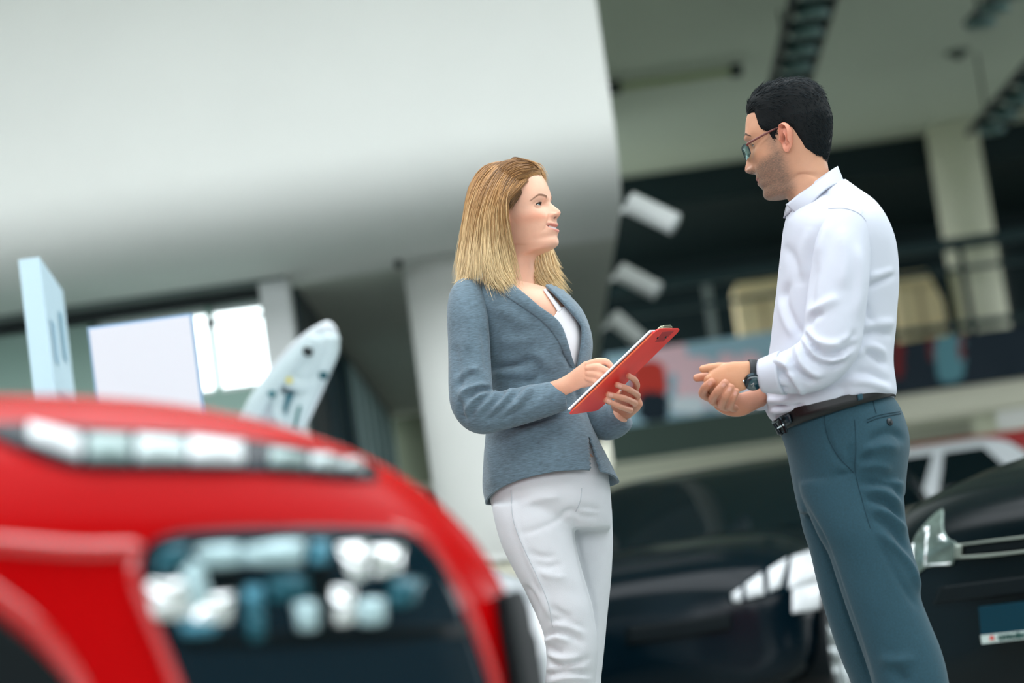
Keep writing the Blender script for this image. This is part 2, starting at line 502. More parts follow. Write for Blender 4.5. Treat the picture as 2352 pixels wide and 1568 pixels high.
# railing: rails, posts, hung with banners
rl = empty('mezzanine_railing', (3.5, YM + .1, zb1)); tag(rl, 'dark steel railing with posts along the upper floor edge', 'railing')
zr1 = W(2100, 570, YM)[2]; zr0 = W(2100, 770, YM)[2]
for z, t in ((zr1, .12), (zr1 - .28, .05), (zr0 + .05, .07)):
    box('rail', ((xm0 + 9) / 2, YM + .1, z), (9 - xm0, .06, t), mat('teal_rail', srgb(20, 48, 52), .4, .3), rl)
for px in (1632, 1990, 2230, 2330, 2460):
    x = W(px, 700, YM)[0]
    box('post', (x, YM + .12, (zb1 + zr1) / 2), (.085 if px < 1700 else .06, .06, zr1 - zb1), C_steel if px < 1700 else C_dsteel, rl)

def banner(name, px0, px1, py0, py1, label, base, blobs, Y=YM - .02):
    """printed cloth panel; the print is flat colour fields"""
    pm = (px0 + px1) / 2
    a, b = W(px0, 800, Y)[0], W(px1, 800, Y)[0]
    z1, z0 = W(pm, py0, Y)[2], W(pm, py1, Y)[2]
    nx, nz = 70, 36
    xs = np.linspace(a, b, nx); zs = np.linspace(z1, z0, nz)
    v, c = [], []
    for z in zs:
        for x in xs:
            yy = Y - .03 + .012 * math.sin(x * 9) * (z1 - z) / (z1 - z0)
            v.append((x, yy, z))
            q = proj(np.array([x, Y, z]))
            col = np.array(base[:3])
            for (bx, by, rx, ry, bc) in blobs:
                d = abs((q[0] - bx) / rx) ** 3 + abs((q[1] - by) / ry) ** 3
                if d < 1: col = np.array(bc[:3])
            c.append(col)
    f = grid_faces(nz, nx, False)
    o = mesh_obj(name, v, f, mat('banner_print', (1, 1, 1, 1), .7, vcol=True), origin=((a + b) / 2, Y, z0), cols=np.array(c))
    s = o.modifiers.new('s', 'SOLIDIFY'); s.thickness = .006
    return tag(o, label, 'banner')
PK, RD, NV, BL, WH = srgb(246, 206, 218), srgb(214, 62, 50), srgb(10, 34, 50), srgb(160, 196, 214), srgb(226, 238, 248)
banner('hanging_banner', 1388, 1812, 786, 958, 'pale blue printed banner with pink and red shapes on upper railing', BL,
       [(1530, 820, 48, 40, PK), (1490, 880, 42, 52, RD), (1500, 935, 36, 36, NV), (1600, 880, 46, 60, PK), (1690, 900, 60, 50, WH), (1580, 930, 40, 20, WH), (1670, 835, 22, 24, PK), (1720, 838, 26, 28, PK), (1760, 880, 30, 40, WH)])
banner('hanging_banner', 1990, 2420, 768, 888, 'navy printed banner with teal panel and red edges on upper railing', NV,
       [(2062, 815, 12, 55, srgb(120, 24, 30)), (2140, 800, 10, 30, srgb(110, 26, 32)), (2180, 818, 34, 62, srgb(96, 150, 164)), (2206, 800, 6, 30, srgb(130, 40, 40))])
# cardboard boxes on the upper floor
C_card = mat('cardboard', srgb(236, 220, 176), .8, var=.05, vscale=4)
def carton(px0, px1, py0, py1, Y, label, chamf):
    a, b = W(px0, (py0 + py1) / 2, Y)[0], W(px1, (py0 + py1) / 2, Y)[0]
    z1 = W((px0 + px1) / 2, py0, Y)[2]
    r = empty('cardboard_box', ((a + b) / 2, Y + .3, zb1)); tag(r, label, 'box')
    w_ = b - a; h = z1 - zb1
    pts = [(a, zb1), (b, zb1), (b, z1 - (h * .28 if chamf else 0)), (b - (w_ * .26 if chamf else .0) - .001, z1), (a + .03, z1), (a, z1 - .06)]
    v = [(x, y, z) for y in (Y, Y + .5) for x, z in pts]; k = len(pts)
    f = [tuple(range(k))[::-1], tuple(range(k, 2 * k))] + [(i, (i + 1) % k, k + (i + 1) % k, k + i) for i in range(k)]
    mesh_obj('carton', v, f, C_card, r, smooth=False)
    box('tape', ((a + b) / 2, Y - .004, (zb1 + z1) / 2), (.06, .006, h), mat('packing_tape', srgb(190, 172, 128), .3), r)
    box('flap', ((a + b) / 2, Y - .02, z1 - .1), (w_ * .55, .012, .16), C_card, r)
carton(1694, 1812, 642, 770, YM + .8, 'tall tan cardboard box behind the pale blue banner', False)
carton(2062, 2166, 622, 745, YM + .7, 'tan cardboard box with slanted top beside the cream column', True)

# red wall sign under the mezzanine, white lettering
YS = 19.5
a, b = W(2085, 1020, YS)[0], W(2440, 1020, YS)[0]
z1, z0 = W(2300, 992, YS)[2], W(2300, 1100, YS)[2]
sg = empty('red_sign', ((a + b) / 2, YS, 0)); tag(sg, 'red sign board with white script behind the white car', 'sign')
box('panel', ((a + b) / 2, YS, (z1 + z0) / 2), (b - a, .06, z1 - z0), mat('sign_red', srgb(170, 24, 26), .5), sg, bev=.01)
for k in (-1, 1):
    box('leg', ((a + b) / 2 + k * .45, YS + .05, z0 / 2), (.05, .05, z0), C_dsteel, sg)
C_let = mat('letter_white', srgb(225, 205, 200), .6)
xl = W(2310, 1040, YS)[0]; zl2 = W(2318, 1045, YS)[2]
v, f = tube([(xl - .02, YS - .04, zl2 + .09), (xl + .02, YS - .04, zl2 - .07), (xl + .05, YS - .04, zl2 - .0), (xl + .08, YS - .04, zl2 + .01), (xl + .10, YS - .04, zl2 - .06)], .012, n=8)
mesh_obj('lettering', v, f, C_let, sg)
v, f = tube([(xl + .14, YS - .04, zl2 + .03), (xl + .17, YS - .04, zl2 - .05), (xl + .21, YS - .04, zl2 + .04), (xl + .19, YS - .04, zl2 - .13)], .012, n=8)
mesh_obj('lettering', v, f, C_let, sg)
# pale board above it
o = box('white_board', (W(2330, 962, 21)[0] + .4, 21, W(2330, 962, 21)[2]), (1.1, .05, .16), C_white); tag(o, 'narrow white board hung under the upper floor above the red sign', 'board')

# ------------------------------------------------------------------ lamps and ceiling fittings
C_lamp = mat('lamp_white', srgb(232, 236, 236), .35)
for (px, py, dx, dz, lab) in ((1498, 490, 1, -.72, 'white cylinder spotlight on the bulkhead edge, highest of three'), (1466, 646, 1, -.78, 'white cylinder spotlight on the bulkhead edge, middle of three'), (1440, 756, .8, -1.0, 'white cylinder spotlight on the bulkhead edge, lowest of three')):
    z = ZS + .03
    d = ray(px, py); Y = (z - CAM[2]) * d[1] / d[2]
    c = W(px, py, Y)
    t = empty('cylinder_spotlight', (XE, Y, z)); tag(t, lab, 'spotlight', 'spotlights along the bulkhead edge')
    ax = unit([dx, -.25, dz])
    v, f = cyl_vf(c - ax * .155, c + ax * .155, .068, 28)
    o = mesh_obj('housing', v, f, C_lamp, t); o.modifiers.new('es', 'EDGE_SPLIT').split_angle = rad(35)
    v, f = cyl_vf(c + ax * .156, c + ax * .162, .058, 24); mesh_obj('lens', v, f, mat('lamp_lens', srgb(190, 200, 200), .1), t)
    v, f = tube([(XE - .01, Y, c[2] + .03), (XE + .05, Y, c[2] + .045), c - ax * .12], .02, n=10); mesh_obj('bracket', v, f, C_lamp, t)

def lit_truss(px0, py0, px1, py1, z, label, wd, Ymax=None):
    """lighting track hung below the ceiling"""
    d = ray(px0, py0); Y0 = (z - CAM[2]) * d[1] / d[2]; A = W(px0, py0, Y0)
    d = ray(px1, py1); Y1 = (z - CAM[2]) * d[1] / d[2]; B = W(px1, py1, Y1)
    t = empty('lighting_track', (A + B) / 2 + [0, 0, .5]); tag(t, label, 'track light')
    D = unit(B - A); L = np.linalg.norm(B - A); S = unit(np.cross(D, [0, 0, 1]))
    for s in (-1, 1):
        v, f = tube([A + S * wd * s, B + S * wd * s], .035, n=10); mesh_obj('rail', v, f, C_dsteel, t)
    nlamp = max(3, int(L / .55))
    for i in range(nlamp):
        c = A + D * L * (i + .5) / nlamp
        R = np.stack([S, D, np.array([0, 0, 1.0])], 1)
        box('lamp_panel', c, (wd * 1.5, .26, .05), mat('truss_panel', srgb(26, 60, 62), .3, .2), t, R=R)
        v, f = cyl_vf(c - [0, 0, .03], c - [0, 0, .09], .11, 20, .13); mesh_obj('lamp_head', v, f, mat('truss_lamp', srgb(110, 140, 138), .3, .5), t)
    for c in (A + D * .2, B - D * .2):
        v, f = cyl_vf(c, [c[0], c[1], ZC], .012, 8); mesh_obj('cable', v, f, C_dsteel, t)
lit_truss(1884, -60, 1812, 196, 5.0, 'dark lighting track with lamp heads above the dark-haired man', .16)
lit_truss(2420, 120, 2262, 300, 4.9, 'dark lighting track in the upper corner beside the cream column', .16)
lit_truss(2330, -50, 2236, 52, 5.1, 'short dark track hanging from thin cables at the top edge', .05)
# fluorescent batten on the ceiling
zf = ZC - .1
d = ray(1548, 182); Y = (zf - CAM[2]) * d[1] / d[2]
t = empty('batten_light', W(1548, 182, Y)); tag(t, 'long slim ceiling light fitting next to the bulkhead end', 'ceiling light')
a, b = W(1412, 203, Y)[0], W(1690, 160, Y)[0]
box('tube_cover', ((a + b) / 2, Y, zf), (b - a, .1, .06), mat('batten_cover', srgb(150, 164, 120), .5), t, bev=.015)
for x in (a, b):
    box('end_cap', (x, Y, zf), (.11, .14, .1), C_dsteel, t, bev=.015)
zf = ZC - .04
d = ray(2200, 126); Y = (zf - CAM[2]) * d[1] / d[2]
c = W(2200, 126, Y)
t = empty('smoke_detector', c); tag(t, 'small round grey detector on the ceiling above the cream column', 'detector')
v, f = cyl_vf(c + [0, 0, .05], c, .12, 28, .1); mesh_obj('housing', v, f, mat('detector_grey', srgb(110, 122, 112), .5), t)
v, f = cyl_vf(c, c - [0, 0, .04], .05, 20, .04); mesh_obj('sensor_dome', v, f, C_dsteel, t)

# ------------------------------------------------------------------ counter behind the woman
t = empty('reception_counter', (W(1200, 1400, 13.6)[0], 13.6, 0)); tag(t, 'cream reception counter behind the woman beneath the white column', 'counter')
a, b = W(1010, 1400, 13.3)[0], W(1262, 1400, 13.3)[0]
zc = W(1190, 1266, 13.3)[2]
box('counter_body', ((a + b) / 2, 13.6, (zc - .04) / 2), (b - a, .55, zc - .04), C_cream, t, bev=.01)
box('counter_top', ((a + b) / 2, 13.6, zc - .02), (b - a + .06, .62, .04), C_white, t, bev=.008)
box('plinth', ((a + b) / 2, 13.33, .05), (b - a, .03, .1), C_steel, t)

# ================================================================== cars
C_tyre = mat('tyre_rubber', srgb(20, 24, 26), .75)
C_alloy = mat('alloy_wheel', srgb(190, 198, 200), .25, .8)
C_dglass = mat('dark_car_glass', srgb(4, 22, 28), .03, spec=.3)
C_plastic = mat('black_plastic', srgb(6, 16, 20), .5, spec=.2)
C_chrome = mat('chrome', srgb(215, 220, 222), .12, 1.0)
C_lampd = mat('lamp_cavity', srgb(3, 27, 38), .12, spec=.15)
C_refl = mat('lamp_reflector', srgb(236, 240, 242), .10, .85)
C_lens = mat('clear_lens', (0.95, 1, 1, 1), .02, trans=1.0, ior=1.12)
class Car:
    def __init__(s, name, label, paint, C, a, L=4.1, Wd=.88, nose=None, hood=.96, cowl=1.05, roof=1.52, cabin=True, group=None, xws=-1.02, p=5.0):
        s.xws = xws
        """C: ground point below the front centre; a: heading, 0 = towards the lens, + = turned to the picture's right"""
        s.h = np.array([math.sin(a), -math.cos(a), 0]); s.l = np.array([math.cos(a), math.sin(a), 0]); s.C = np.array([C[0], C[1], 0.0])
        s.root = empty(name, s.at(-L / 2, 0, 0)); tag(s.root, label, 'car', group)
        s.paint = paint
        st = nose or [(0, .60, .24, .70), (-.02, .70, .22, .76), (-.06, .77, .205, .81), (-.13, .825, .195, .86), (-.25, .86, .19, .905), (-.45, Wd - .005, .19, .945)]
        st = list(st) + [(-.75, Wd, .19, hood + .015), (-1.1, Wd, .19, cowl), (-1.6, Wd, .2, cowl + .01), (-2.6, Wd, .2, cowl + .02), (-3.3, Wd, .2, cowl + .02), (-L + .35, Wd - .02, .22, cowl), (-L + .12, Wd - .07, .25, cowl - .06), (-L, Wd - .2, .32, cowl - .2)]
        st = np.array(st, float)
        X = np.concatenate([np.linspace(st[0, 0], -.5, 26)[:-1], np.linspace(-.5, -L + .4, 46)[:-1], np.linspace(-L + .4, -L, 14)])
        xs = st[::-1, 0]
        from_ = lambda k: np.interp(X, xs, st[::-1, k])
        w_, zb, zt = from_(1), from_(2), from_(3)
        # soften the kinks
        def sm(q):
            for _ in range(2): q[1:-1] = (q[:-2] + 2 * q[1:-1] + q[2:]) / 4
            return q
        w_, zb, zt = sm(w_), sm(zb), sm(zt)
        th = np.linspace(0, 2 * math.pi, 96, endpoint=False)
        pp = np.where(np.sin(th) > 0, p, 5.0); cy, cz = np.sign(np.cos(th)) * np.abs(np.cos(th)) ** (2 / pp), np.sign(np.sin(th)) * np.abs(np.sin(th)) ** (2 / pp)
        loops = []
        for x, ww, b, t in zip(X, w_, zb, zt):
            zc, hh = (b + t) / 2, (t - b) / 2
            y = ww * cy; z = zc + hh * cz
            z = z + .035 * (1 - (y / ww) ** 2) * (cz > .3) * np.clip((cz - .3) / .5, 0, 1)
            y = y * (1 - .05 * np.clip((z - .62) / .5, 0, 1) - .04 * np.clip((.45 - z) / .3, 0, 1))
            loops.append(s.at(np.full_like(y, x), y, z))
        v, f = loft(loops)
        s.surf = Surf(v, f)
        s.bv, s.bf = v, f
        s.L, s.Wd, s.roof, s.cowl = L, Wd, roof, cowl
        s.cabin = cabin
    def at(s, x, y, z):
        x, y, z = np.broadcast_arrays(np.asarray(x, float), y, z)
        return s.C + x[..., None] * s.h + y[..., None] * s.l + z[..., None] * np.array([0, 0, 1.0])
    def loc(s, P):
        d = np.asarray(P) - s.C
        return np.stack([d @ s.h, d @ s.l, d[..., 2]], -1)
    def body(s, wheels=(-.78, -3.28), wr=.325, rim=None):
        v, f = s.bv, s.bf
        lc = s.loc(v)
        keep = []
        for q in f:
            c = lc[list(q)].mean(0)
            inarch = abs(c[1]) > s.Wd * .72 and any((c[0] - wx) ** 2 + (c[2] - wr) ** 2 < (wr + .055) ** 2 for wx in wheels)
            if not inarch: keep.append(q)
        s.bo = mesh_obj('body', v, keep, s.paint, s.root)
        for wx in wheels:
            for sd in (-1, 1):
                # arch liner and trim
                th = np.linspace(-.25, math.pi + .25, 40)
                rr = wr + .05
                sec = [(rr + .035, .012), (rr + .03, .03), (rr - .005, .03), (rr - .012, .0), (rr - .012, -.22)]
                loops = [[s.at(wx + r * math.cos(t), sd * (s.Wd - .012 + o_), wr + r * math.sin(t)) for r, o_ in sec] for t in th]
                vv, ff = loft(np.array(loops).reshape(len(th), len(sec), 3), cap=False, wrap=False)
                mesh_obj('wheel_arch', vv, ff, C_plastic, s.root)
                s.wheel(wx, sd, wr, rim or C_alloy)
        if s.cabin: s.green()
    def wheel(s, wx, sd, wr, rimm):
        yo = sd * (s.Wd - .03)
        th = np.linspace(0, 2 * math.pi, 40, endpoint=False)
        sec = [(wr * .64, 0.0), (wr * .7, .012), (wr * .9, .015), (wr * .985, -.01), (wr, -.05), (wr, -.15), (wr * .97, -.19), (wr * .64, -.2)]
        loops = [[s.at(wx + r * math.cos(t), yo + sd * o_, wr + r * math.sin(t)) for t in th] for r, o_ in sec]
        vv, ff = loft(np.array(loops).reshape(len(sec), len(th), 3), cap=False)
        ty = mesh_obj('wheel', vv, ff, C_tyre, s.root)
        parts = []
        sec = [(wr * .66, -.01), (wr * .62, .0), (wr * .58, -.02), (wr * .56, -.16)]
        loops = [[s.at(wx + r * math.cos(t), yo + sd * o_, wr + r * math.sin(t)) for t in th] for r, o_ in sec]
        parts.append(loft(np.array(loops).reshape(len(sec), len(th), 3), cap=False))
        for k in range(7):
            a = k * 2 * math.pi / 7 + .2
            q = []
            for r, hw, o_ in ((wr * .1, .03, -.012), (wr * .35, .022, -.005), (wr * .6, .03, -.02)):
                for sg_, oo in ((-1, 0), (1, 0), (1, -.03), (-1, -.03)):
                    q.append(s.at(wx + r * math.cos(a) - sg_ * hw * math.sin(a), yo + sd * (o_ + oo), wr + r * math.sin(a) + sg_ * hw * math.cos(a)))
            parts.append(loft(np.array(q).reshape(3, 4, 3)))
        c0 = s.at(wx, yo - sd * .03, wr); c1 = s.at(wx, yo + sd * .0, wr)
        parts.append(cyl_vf(c0, c1, wr * .17, 20))
        vv, ff = join(parts)
        mesh_obj('rim', vv, ff, rimm, ty)
        vv, ff = cyl_vf(s.at(wx, yo - sd * .12, wr), s.at(wx, yo - sd * .1, wr), wr * .5, 24)
        mesh_obj('brake_disc', vv, ff, C_steel, ty)
    def green(s):
        """cabin: painted pillars and roof with glass set in"""
        L, Wd = s.L, s.Wd
        T = np.linspace(0, 1, 22)
        rows = []
        nseg = (30, 50, 26, 50)
        for t in T:
            z = s.cowl - .04 + (s.roof - s.cowl + .04) * (1 - (1 - t) ** 1.25)
            if t > .8: z = s.roof - (s.roof - s.cowl) * .16 * ((1 - t) / .2) ** 1.7 if False else z
            xf = s.xws - 1.0 * t ** .95 - (.12 * max(0, t - .8) / .2)
            xr_ = -L + .22 + .42 * t ** 1.6 + (.10 * max(0, t - .85) / .15)
            w_ = (Wd - .03) * (1 - .21 * t ** 1.3) - .10 * max(0, (t - .86) / .14) ** 2
            pts = []
            for k in np.linspace(1, -1, nseg[0], endpoint=False): pts.append((xf - .16 * abs(k) ** 2.6, w_ * k * .98))
            for k in np.linspace(0, 1, nseg[1], endpoint=False): pts.append((xf - .16 + (xr_ + .1 - xf + .16) * k, -w_ * (1 - .02 * (1 - k))))
            for k in np.linspace(-1, 1, nseg[2], endpoint=False): pts.append((xr_ + .1 * abs(k) ** 2.6, w_ * k))
            for k in np.linspace(1, 0, nseg[3], endpoint=False): pts.append((xf - .16 + (xr_ + .1 - xf + .16) * k, w_ * (1 - .02 * (1 - k))))
            rows.append([s.at(x, y, z) for x, y in pts])
        R = np.array(rows).reshape(len(T), sum(nseg), 3)
        v, f = loft(R, cap=True)
        s.go = mesh_obj('cabin', v, f, s.paint, s.root)
        cen = R.mean((0, 1))
        def pane(name, r0, r1, c0, c1, skew=(0, 0)):
            N = sum(nseg); sub = []
            for i in range(r0, r1 + 1):
                k = (i - r0) / (r1 - r0)
                a = c0 + skew[0] * k; b = c1 + skew[1] * k
                row = []
                for u in np.linspace(a, b, 24):
                    j = int(math.floor(u)); fr = u - j
                    row.append(R[i, j % N] * (1 - fr) + R[i, (j + 1) % N] * fr)
                sub.append(row)
            sub = np.array(sub)
            c2 = np.array([cen[0], cen[1], 0]); d = sub - np.array([cen[0], cen[1], 0]); d[..., 2] = 0
            n = unit(np.cross(np.gradient(sub, axis=1), np.gradient(sub, axis=0)))
            sgn = np.sign((n * d).sum(-1, keepdims=True)); n = n * sgn
            vv = np.concatenate([(sub + n * .005).reshape(-1, 3), (sub - n * .004).reshape(-1, 3)])
            ff = grid_faces(sub.shape[0], 24, False); k_ = sub.shape[0] * 24
            ff += [tuple(x + k_ for x in q[::-1]) for q in ff]
            mesh_obj(name, vv, ff, C_dglass, s.root)
        n0, n1, n2, n3 = nseg
        pane('windscreen', 2, 19, 1.6, n0 - 1.6)
        pane('rear_window', 6, 18, n0 + n1 + 2, n0 + n1 + n2 - 2)
        for base, sg in ((n0, 1), (n0 + n1 + n2 + n3, -1)):
            pane('side_window', 3, 17, base + sg * 3, base + sg * 22.3, (sg * 2.5, 0))
            pane('side_window', 3, 17, base + sg * 26, base + sg * 45, (0, -sg * 5))
    def lamp_pair(s, name, make, mirror=True):
        """make() gives [(part name, verts, faces, material)], the first one the part, the rest its sub-parts"""
        items = make()
        for flip in ((False, True) if mirror else (False,)):
            par = None
            for nm, v, f, mt in items:
                if flip:
                    q = s.loc(np.asarray(v)); v = s.at(q[:, 0], -q[:, 1], q[:, 2]); f = [tuple(x[::-1]) for x in f]
                o = mesh_obj(nm, v, f, mt, par or s.root)
                if par is None: par = o

def chevrons(c, px_w, px_h, mt_n, car, cxy, surf=None):
    """two stacked angle marks"""
    cx_, cy_ = cxy
    out = []
    for k in (0, 1):
        oy = cy_ + k * px_h * .42
        top = [(cx_ - px_w, oy + px_h * .30), (cx_, oy - px_h * .28), (cx_ + px_w, oy + px_h * .30)]
        bot = [(cx_ - px_w, oy + px_h * .58), (cx_, oy + px_h * .04), (cx_ + px_w, oy + px_h * .58)]
        out.append((top, bot))
    return out

# ---------------------------------------------------------------- red car in front
PR = mat('red_car_paint', srgb(182, 4, 8), .22, coat=.0, spec=.05)
cor = W(1150, 1380, 3.5)
a = rad(43)
hh = np.array([math.sin(a), -math.cos(a), 0]); ll = np.array([math.cos(a), math.sin(a), 0])
Cred = cor - hh * (-.36) - ll * .98
red = Car('red_hatchback_car', 'glossy red car seen close up with slim lamp strip over dark headlight', PR, Cred, a, hood=.985, cowl=1.04, roof=1.5, xws=-1.2, p=3.0,
          nose=[(0, .56, .26, .74), (-.02, .66, .24, .80), (-.06, .74, .22, .845), (-.13, .80, .20, .90), (-.25, .845, .19, .94), (-.45, .875, .19, .968)])
red.body(wheels=(-.80, -3.3))
def red_lamps():
    out = []
    G = coons([(330, 1262), (370, 1234), (480, 1222), (650, 1216), (800, 1216), (905, 1224), (955, 1248)], [(430, 1600), (560, 1612), (700, 1618), (850, 1618), (1000, 1610), (1080, 1604), (1120, 1596)], 40, 26,
              [(330, 1262), (322, 1300), (340, 1370), (380, 1470), (430, 1600)], [(955, 1248), (1000, 1300), (1045, 1390), (1085, 1490), (1120, 1596)])
    v, f = lay(red.surf, G, -.012, .020, 0.0); out.append(('headlight', v, f, C_lampd))
    K = [C_refl, mat('lamp_blue_element', srgb(70, 130, 150), .2, .5), mat('lamp_teal_element', srgb(24, 84, 98), .2, .4), mat('lamp_pale_element', srgb(176, 204, 210), .2, .4), mat('lamp_black_element', srgb(1, 12, 16), .4, spec=.1)]
    for pts, k in ((((322, 1338), (420, 1330), (430, 1425), (338, 1420)), 0), (((400, 1300), (452, 1292), (478, 1400), (425, 1405)), 3), (((440, 1372), (528, 1362), (520, 1430), (430, 1440)), 0), (((350, 1268), (420, 1250), (420, 1305), (345, 1320)), 2), (((430, 1262), (540, 1252), (545, 1300), (460, 1306)), 3), (((545, 1256), (690, 1252), (680, 1300), (550, 1298)), 3),
                   (((700, 1256), (745, 1254), (742, 1296), (700, 1298)), 1), (((760, 1262), (835, 1254), (830, 1335), (790, 1330)), 0), (((838, 1266), (912, 1262), (908, 1320), (846, 1330)), 0), (((545, 1350), (592, 1346), (592, 1400), (550, 1404)), 1), (((550, 1408), (594, 1402), (596, 1470), (556, 1472)), 2), (((600, 1330), (690, 1322), (700, 1376), (610, 1384)), 2),
                   (((660, 1386), (716, 1382), (718, 1446), (672, 1448)), 3), (((745, 1352), (800, 1350), (806, 1432), (756, 1436)), 0), (((808, 1380), (872, 1376), (872, 1432), (814, 1436)), 3), (((690, 1300), (745, 1300), (750, 1390), (712, 1380)), 4), (((880, 1340), (960, 1336), (940, 1392), (884, 1396)), 2), (((400, 1430), (500, 1428), (480, 1460), (408, 1462)), 1),
                   (((402, 1468), (1060, 1440), (1066, 1462), (410, 1490)), 4), (((470, 1320), (540, 1312), (545, 1350), (490, 1360)), 4), (((720, 1400), (744, 1398), (748, 1450), (724, 1452)), 4)):
        p_ = np.array(pts, float)
        G = coons([p_[0], (p_[0] + p_[1]) / 2 + [0, -5], p_[1]], [p_[3], (p_[3] + p_[2]) / 2 + [0, 5], p_[2]], 9, 7)
        v, f = lay(red.surf, G, .005, .008, .008 if k < 4 else .0); out.append(('reflector', v, f, K[k]))
    return out
red.lamp_pair('headlight', red_lamps, mirror=False)
def red_drl():
    out = []
    G = coons([(-30, 985), (60, 980), (250, 994), (450, 1004), (650, 1030), (800, 1058), (860, 1082)], [(-30, 1000), (60, 1040), (180, 1078), (400, 1084), (600, 1088), (800, 1104), (862, 1104)], 60, 8)
    v, f = lay(red.surf, G, -.006, .012, 0); out.append(('lamp_strip', v, f, C_lampd))
    for (x0, x1, y0a, y0b, y1a, y1b, k) in ((60, 178, 992, 1018, 1026, 1068, 1), (195, 290, 1018, 1018, 1070, 1072, 0), (305, 415, 1018, 1024, 1072, 1074, 2), (425, 550, 1022, 1034, 1074, 1078, 1), (612, 690, 1048, 1062, 1082, 1086, 0), (706, 770, 1060, 1070, 1086, 1090, 2), (778, 822, 1072, 1080, 1090, 1094, 2)):
        G = coons([(x0, y0a), (x1, y0b)], [(x0, y1a), (x1, y1b)], 10, 6)
        v, f = lay(red.surf, G, .004, .010, .008); out.append(('light_element', v, f, [mat('strip_grey', srgb(150, 172, 172), .3, .3), mat('strip_white', srgb(225, 232, 236), .3, .2), mat('strip_pale', srgb(190, 206, 208), .3, .3)][k]))
    return out
red.lamp_pair('lamp_strip', red_drl, mirror=False)
# lower dark intake and bumper cladding
PG = mat('red_highlight_gloss', srgb(196, 14, 20), .12, coat=1.0, spec=.6)  # glossier red for raised rims added to carry the highlight bands
def rim_line(car, pts, r, mt, nm):
    A = catmull(np.array(pts, float), 40); P = np.array([car.surf.hit(*p)[0] for p in A])
    for _ in range(4): P[1:-1] = (P[:-2] + 2 * P[1:-1] + P[2:]) / 4
    v, f = tube(P, r, n=12); return mesh_obj(nm, v, f, mt, car.root)
rim_line(red, [(-60, 1345), (0, 1385), (80, 1450), (150, 1540), (200, 1640)], .017, PG, 'grille_highlight_rim')
rim_line(red, [(312, 1262), (304, 1310), (325, 1390), (368, 1490), (420, 1620)], .009, PG, 'headlight_highlight_rim')
rim_line(red, [(-60, 1248), (60, 1256), (180, 1264), (300, 1262)], .012, PG, 'crease_highlight_ridge')
G = coons([(1128, 1372), (1150, 1368), (1190, 1372)], [(1168, 1640), (1195, 1640), (1230, 1640)], 8, 20)
v, f = lay(red.surf, G, .004, .02); mesh_obj('bumper_corner', v, f, C_plastic, red.root)
rim_line(red, [(905, 1212), (970, 1238), (1020, 1300), (1068, 1390), (1110, 1490), (1150, 1620)], .008, PG, 'headlight_highlight_rim')
G = coons([(-160, 1350), (-60, 1400), (60, 1490), (150, 1580)], [(-160, 1700), (-60, 1700), (60, 1700), (140, 1700)], 20, 16)
v, f = lay(red.surf, G, .004, .012); mesh_obj('grille', v, f, C_plastic, red.root)

for sd_ in (-1, 1):
    rows = []
    for t in np.linspace(0, 1, 14):
        k = math.sin(math.pi * t) ** .5
        q = [(-.62 + .46 * t, sd_ * (.83 + (.17 * k) * max(0, math.cos(a2)) + .02 * math.cos(a2)), .43 + .20 * k * math.sin(a2)) for a2 in np.linspace(0, 2 * math.pi, 20, endpoint=False)]
        rows.append([red.at(*p) for p in q])
    v, f = loft(np.array(rows)); mesh_obj('bumper_guard', v, f, C_plastic, red.root)
# ---------------------------------------------------------------- dark car between the two people
PD = mat('dark_teal_car_paint', srgb(3, 18, 26), .16, coat=.0, spec=.28)
a = rad(-20)
hh = np.array([math.sin(a), -math.cos(a), 0]); ll = np.array([math.cos(a), math.sin(a), 0])
Cd = W(1868, 1370, 11.7) - hh * (-.3) - ll * .84
dk = Car('dark_sedan_car', 'black car with bright headlight parked in the shade between the two people', PD, Cd, a, hood=.93, cowl=.98, roof=1.42)
dk.body(wheels=(-.60, -3.2))
def dk_lamp():
    G = coons([(1672, 1372), (1730, 1322), (1800, 1285), (1850, 1262), (1890, 1255)], [(1680, 1384), (1740, 1378), (1800, 1362), (1845, 1345), (1890, 1322)], 26, 10)
    v, f = lay(dk.surf, G, -.005, .014); out = [('headlight', v, f, C_lampd)]
    for pts in ([(1682, 1366), (1704, 1350), (1704, 1382), (1686, 1382)], [(1712, 1344), (1750, 1318), (1756, 1366), (1716, 1376)], [(1764, 1312), (1806, 1286), (1790, 1350), (1766, 1360)], [(1816, 1284), (1886, 1258), (1888, 1330), (1808, 1354)]):
        G = coons([pts[0], pts[1]], [pts[3], pts[2]], 8, 8)
        v, f = lay(dk.surf, G, .006, .014, .02); out.append(('reflector', v, f, mat('lamp_glare_white', srgb(240, 244, 248), .3)))  # plain white paints the bright window reflected in the lamp
    return out
dk.lamp_pair('headlight', dk_lamp)
G = coons([(1818, 1352), (1890, 1330)], [(1818, 1408), (1890, 1398)], 8, 8)
v, f = lay(dk.surf, G, .004, .01, .01); mesh_obj('fender_glare', v, f, mat('lamp_glare_white', srgb(240, 244, 248), .3), dk.root)  # white patch painted for the bright reflection on the fender
G = coons([(1440, 1440), (1560, 1425), (1680, 1405)], [(1440, 1480), (1560, 1465), (1680, 1445)], 20, 6)
v, f = lay(dk.surf, G, .003, .01); mesh_obj('grille', v, f, C_plastic, dk.root)

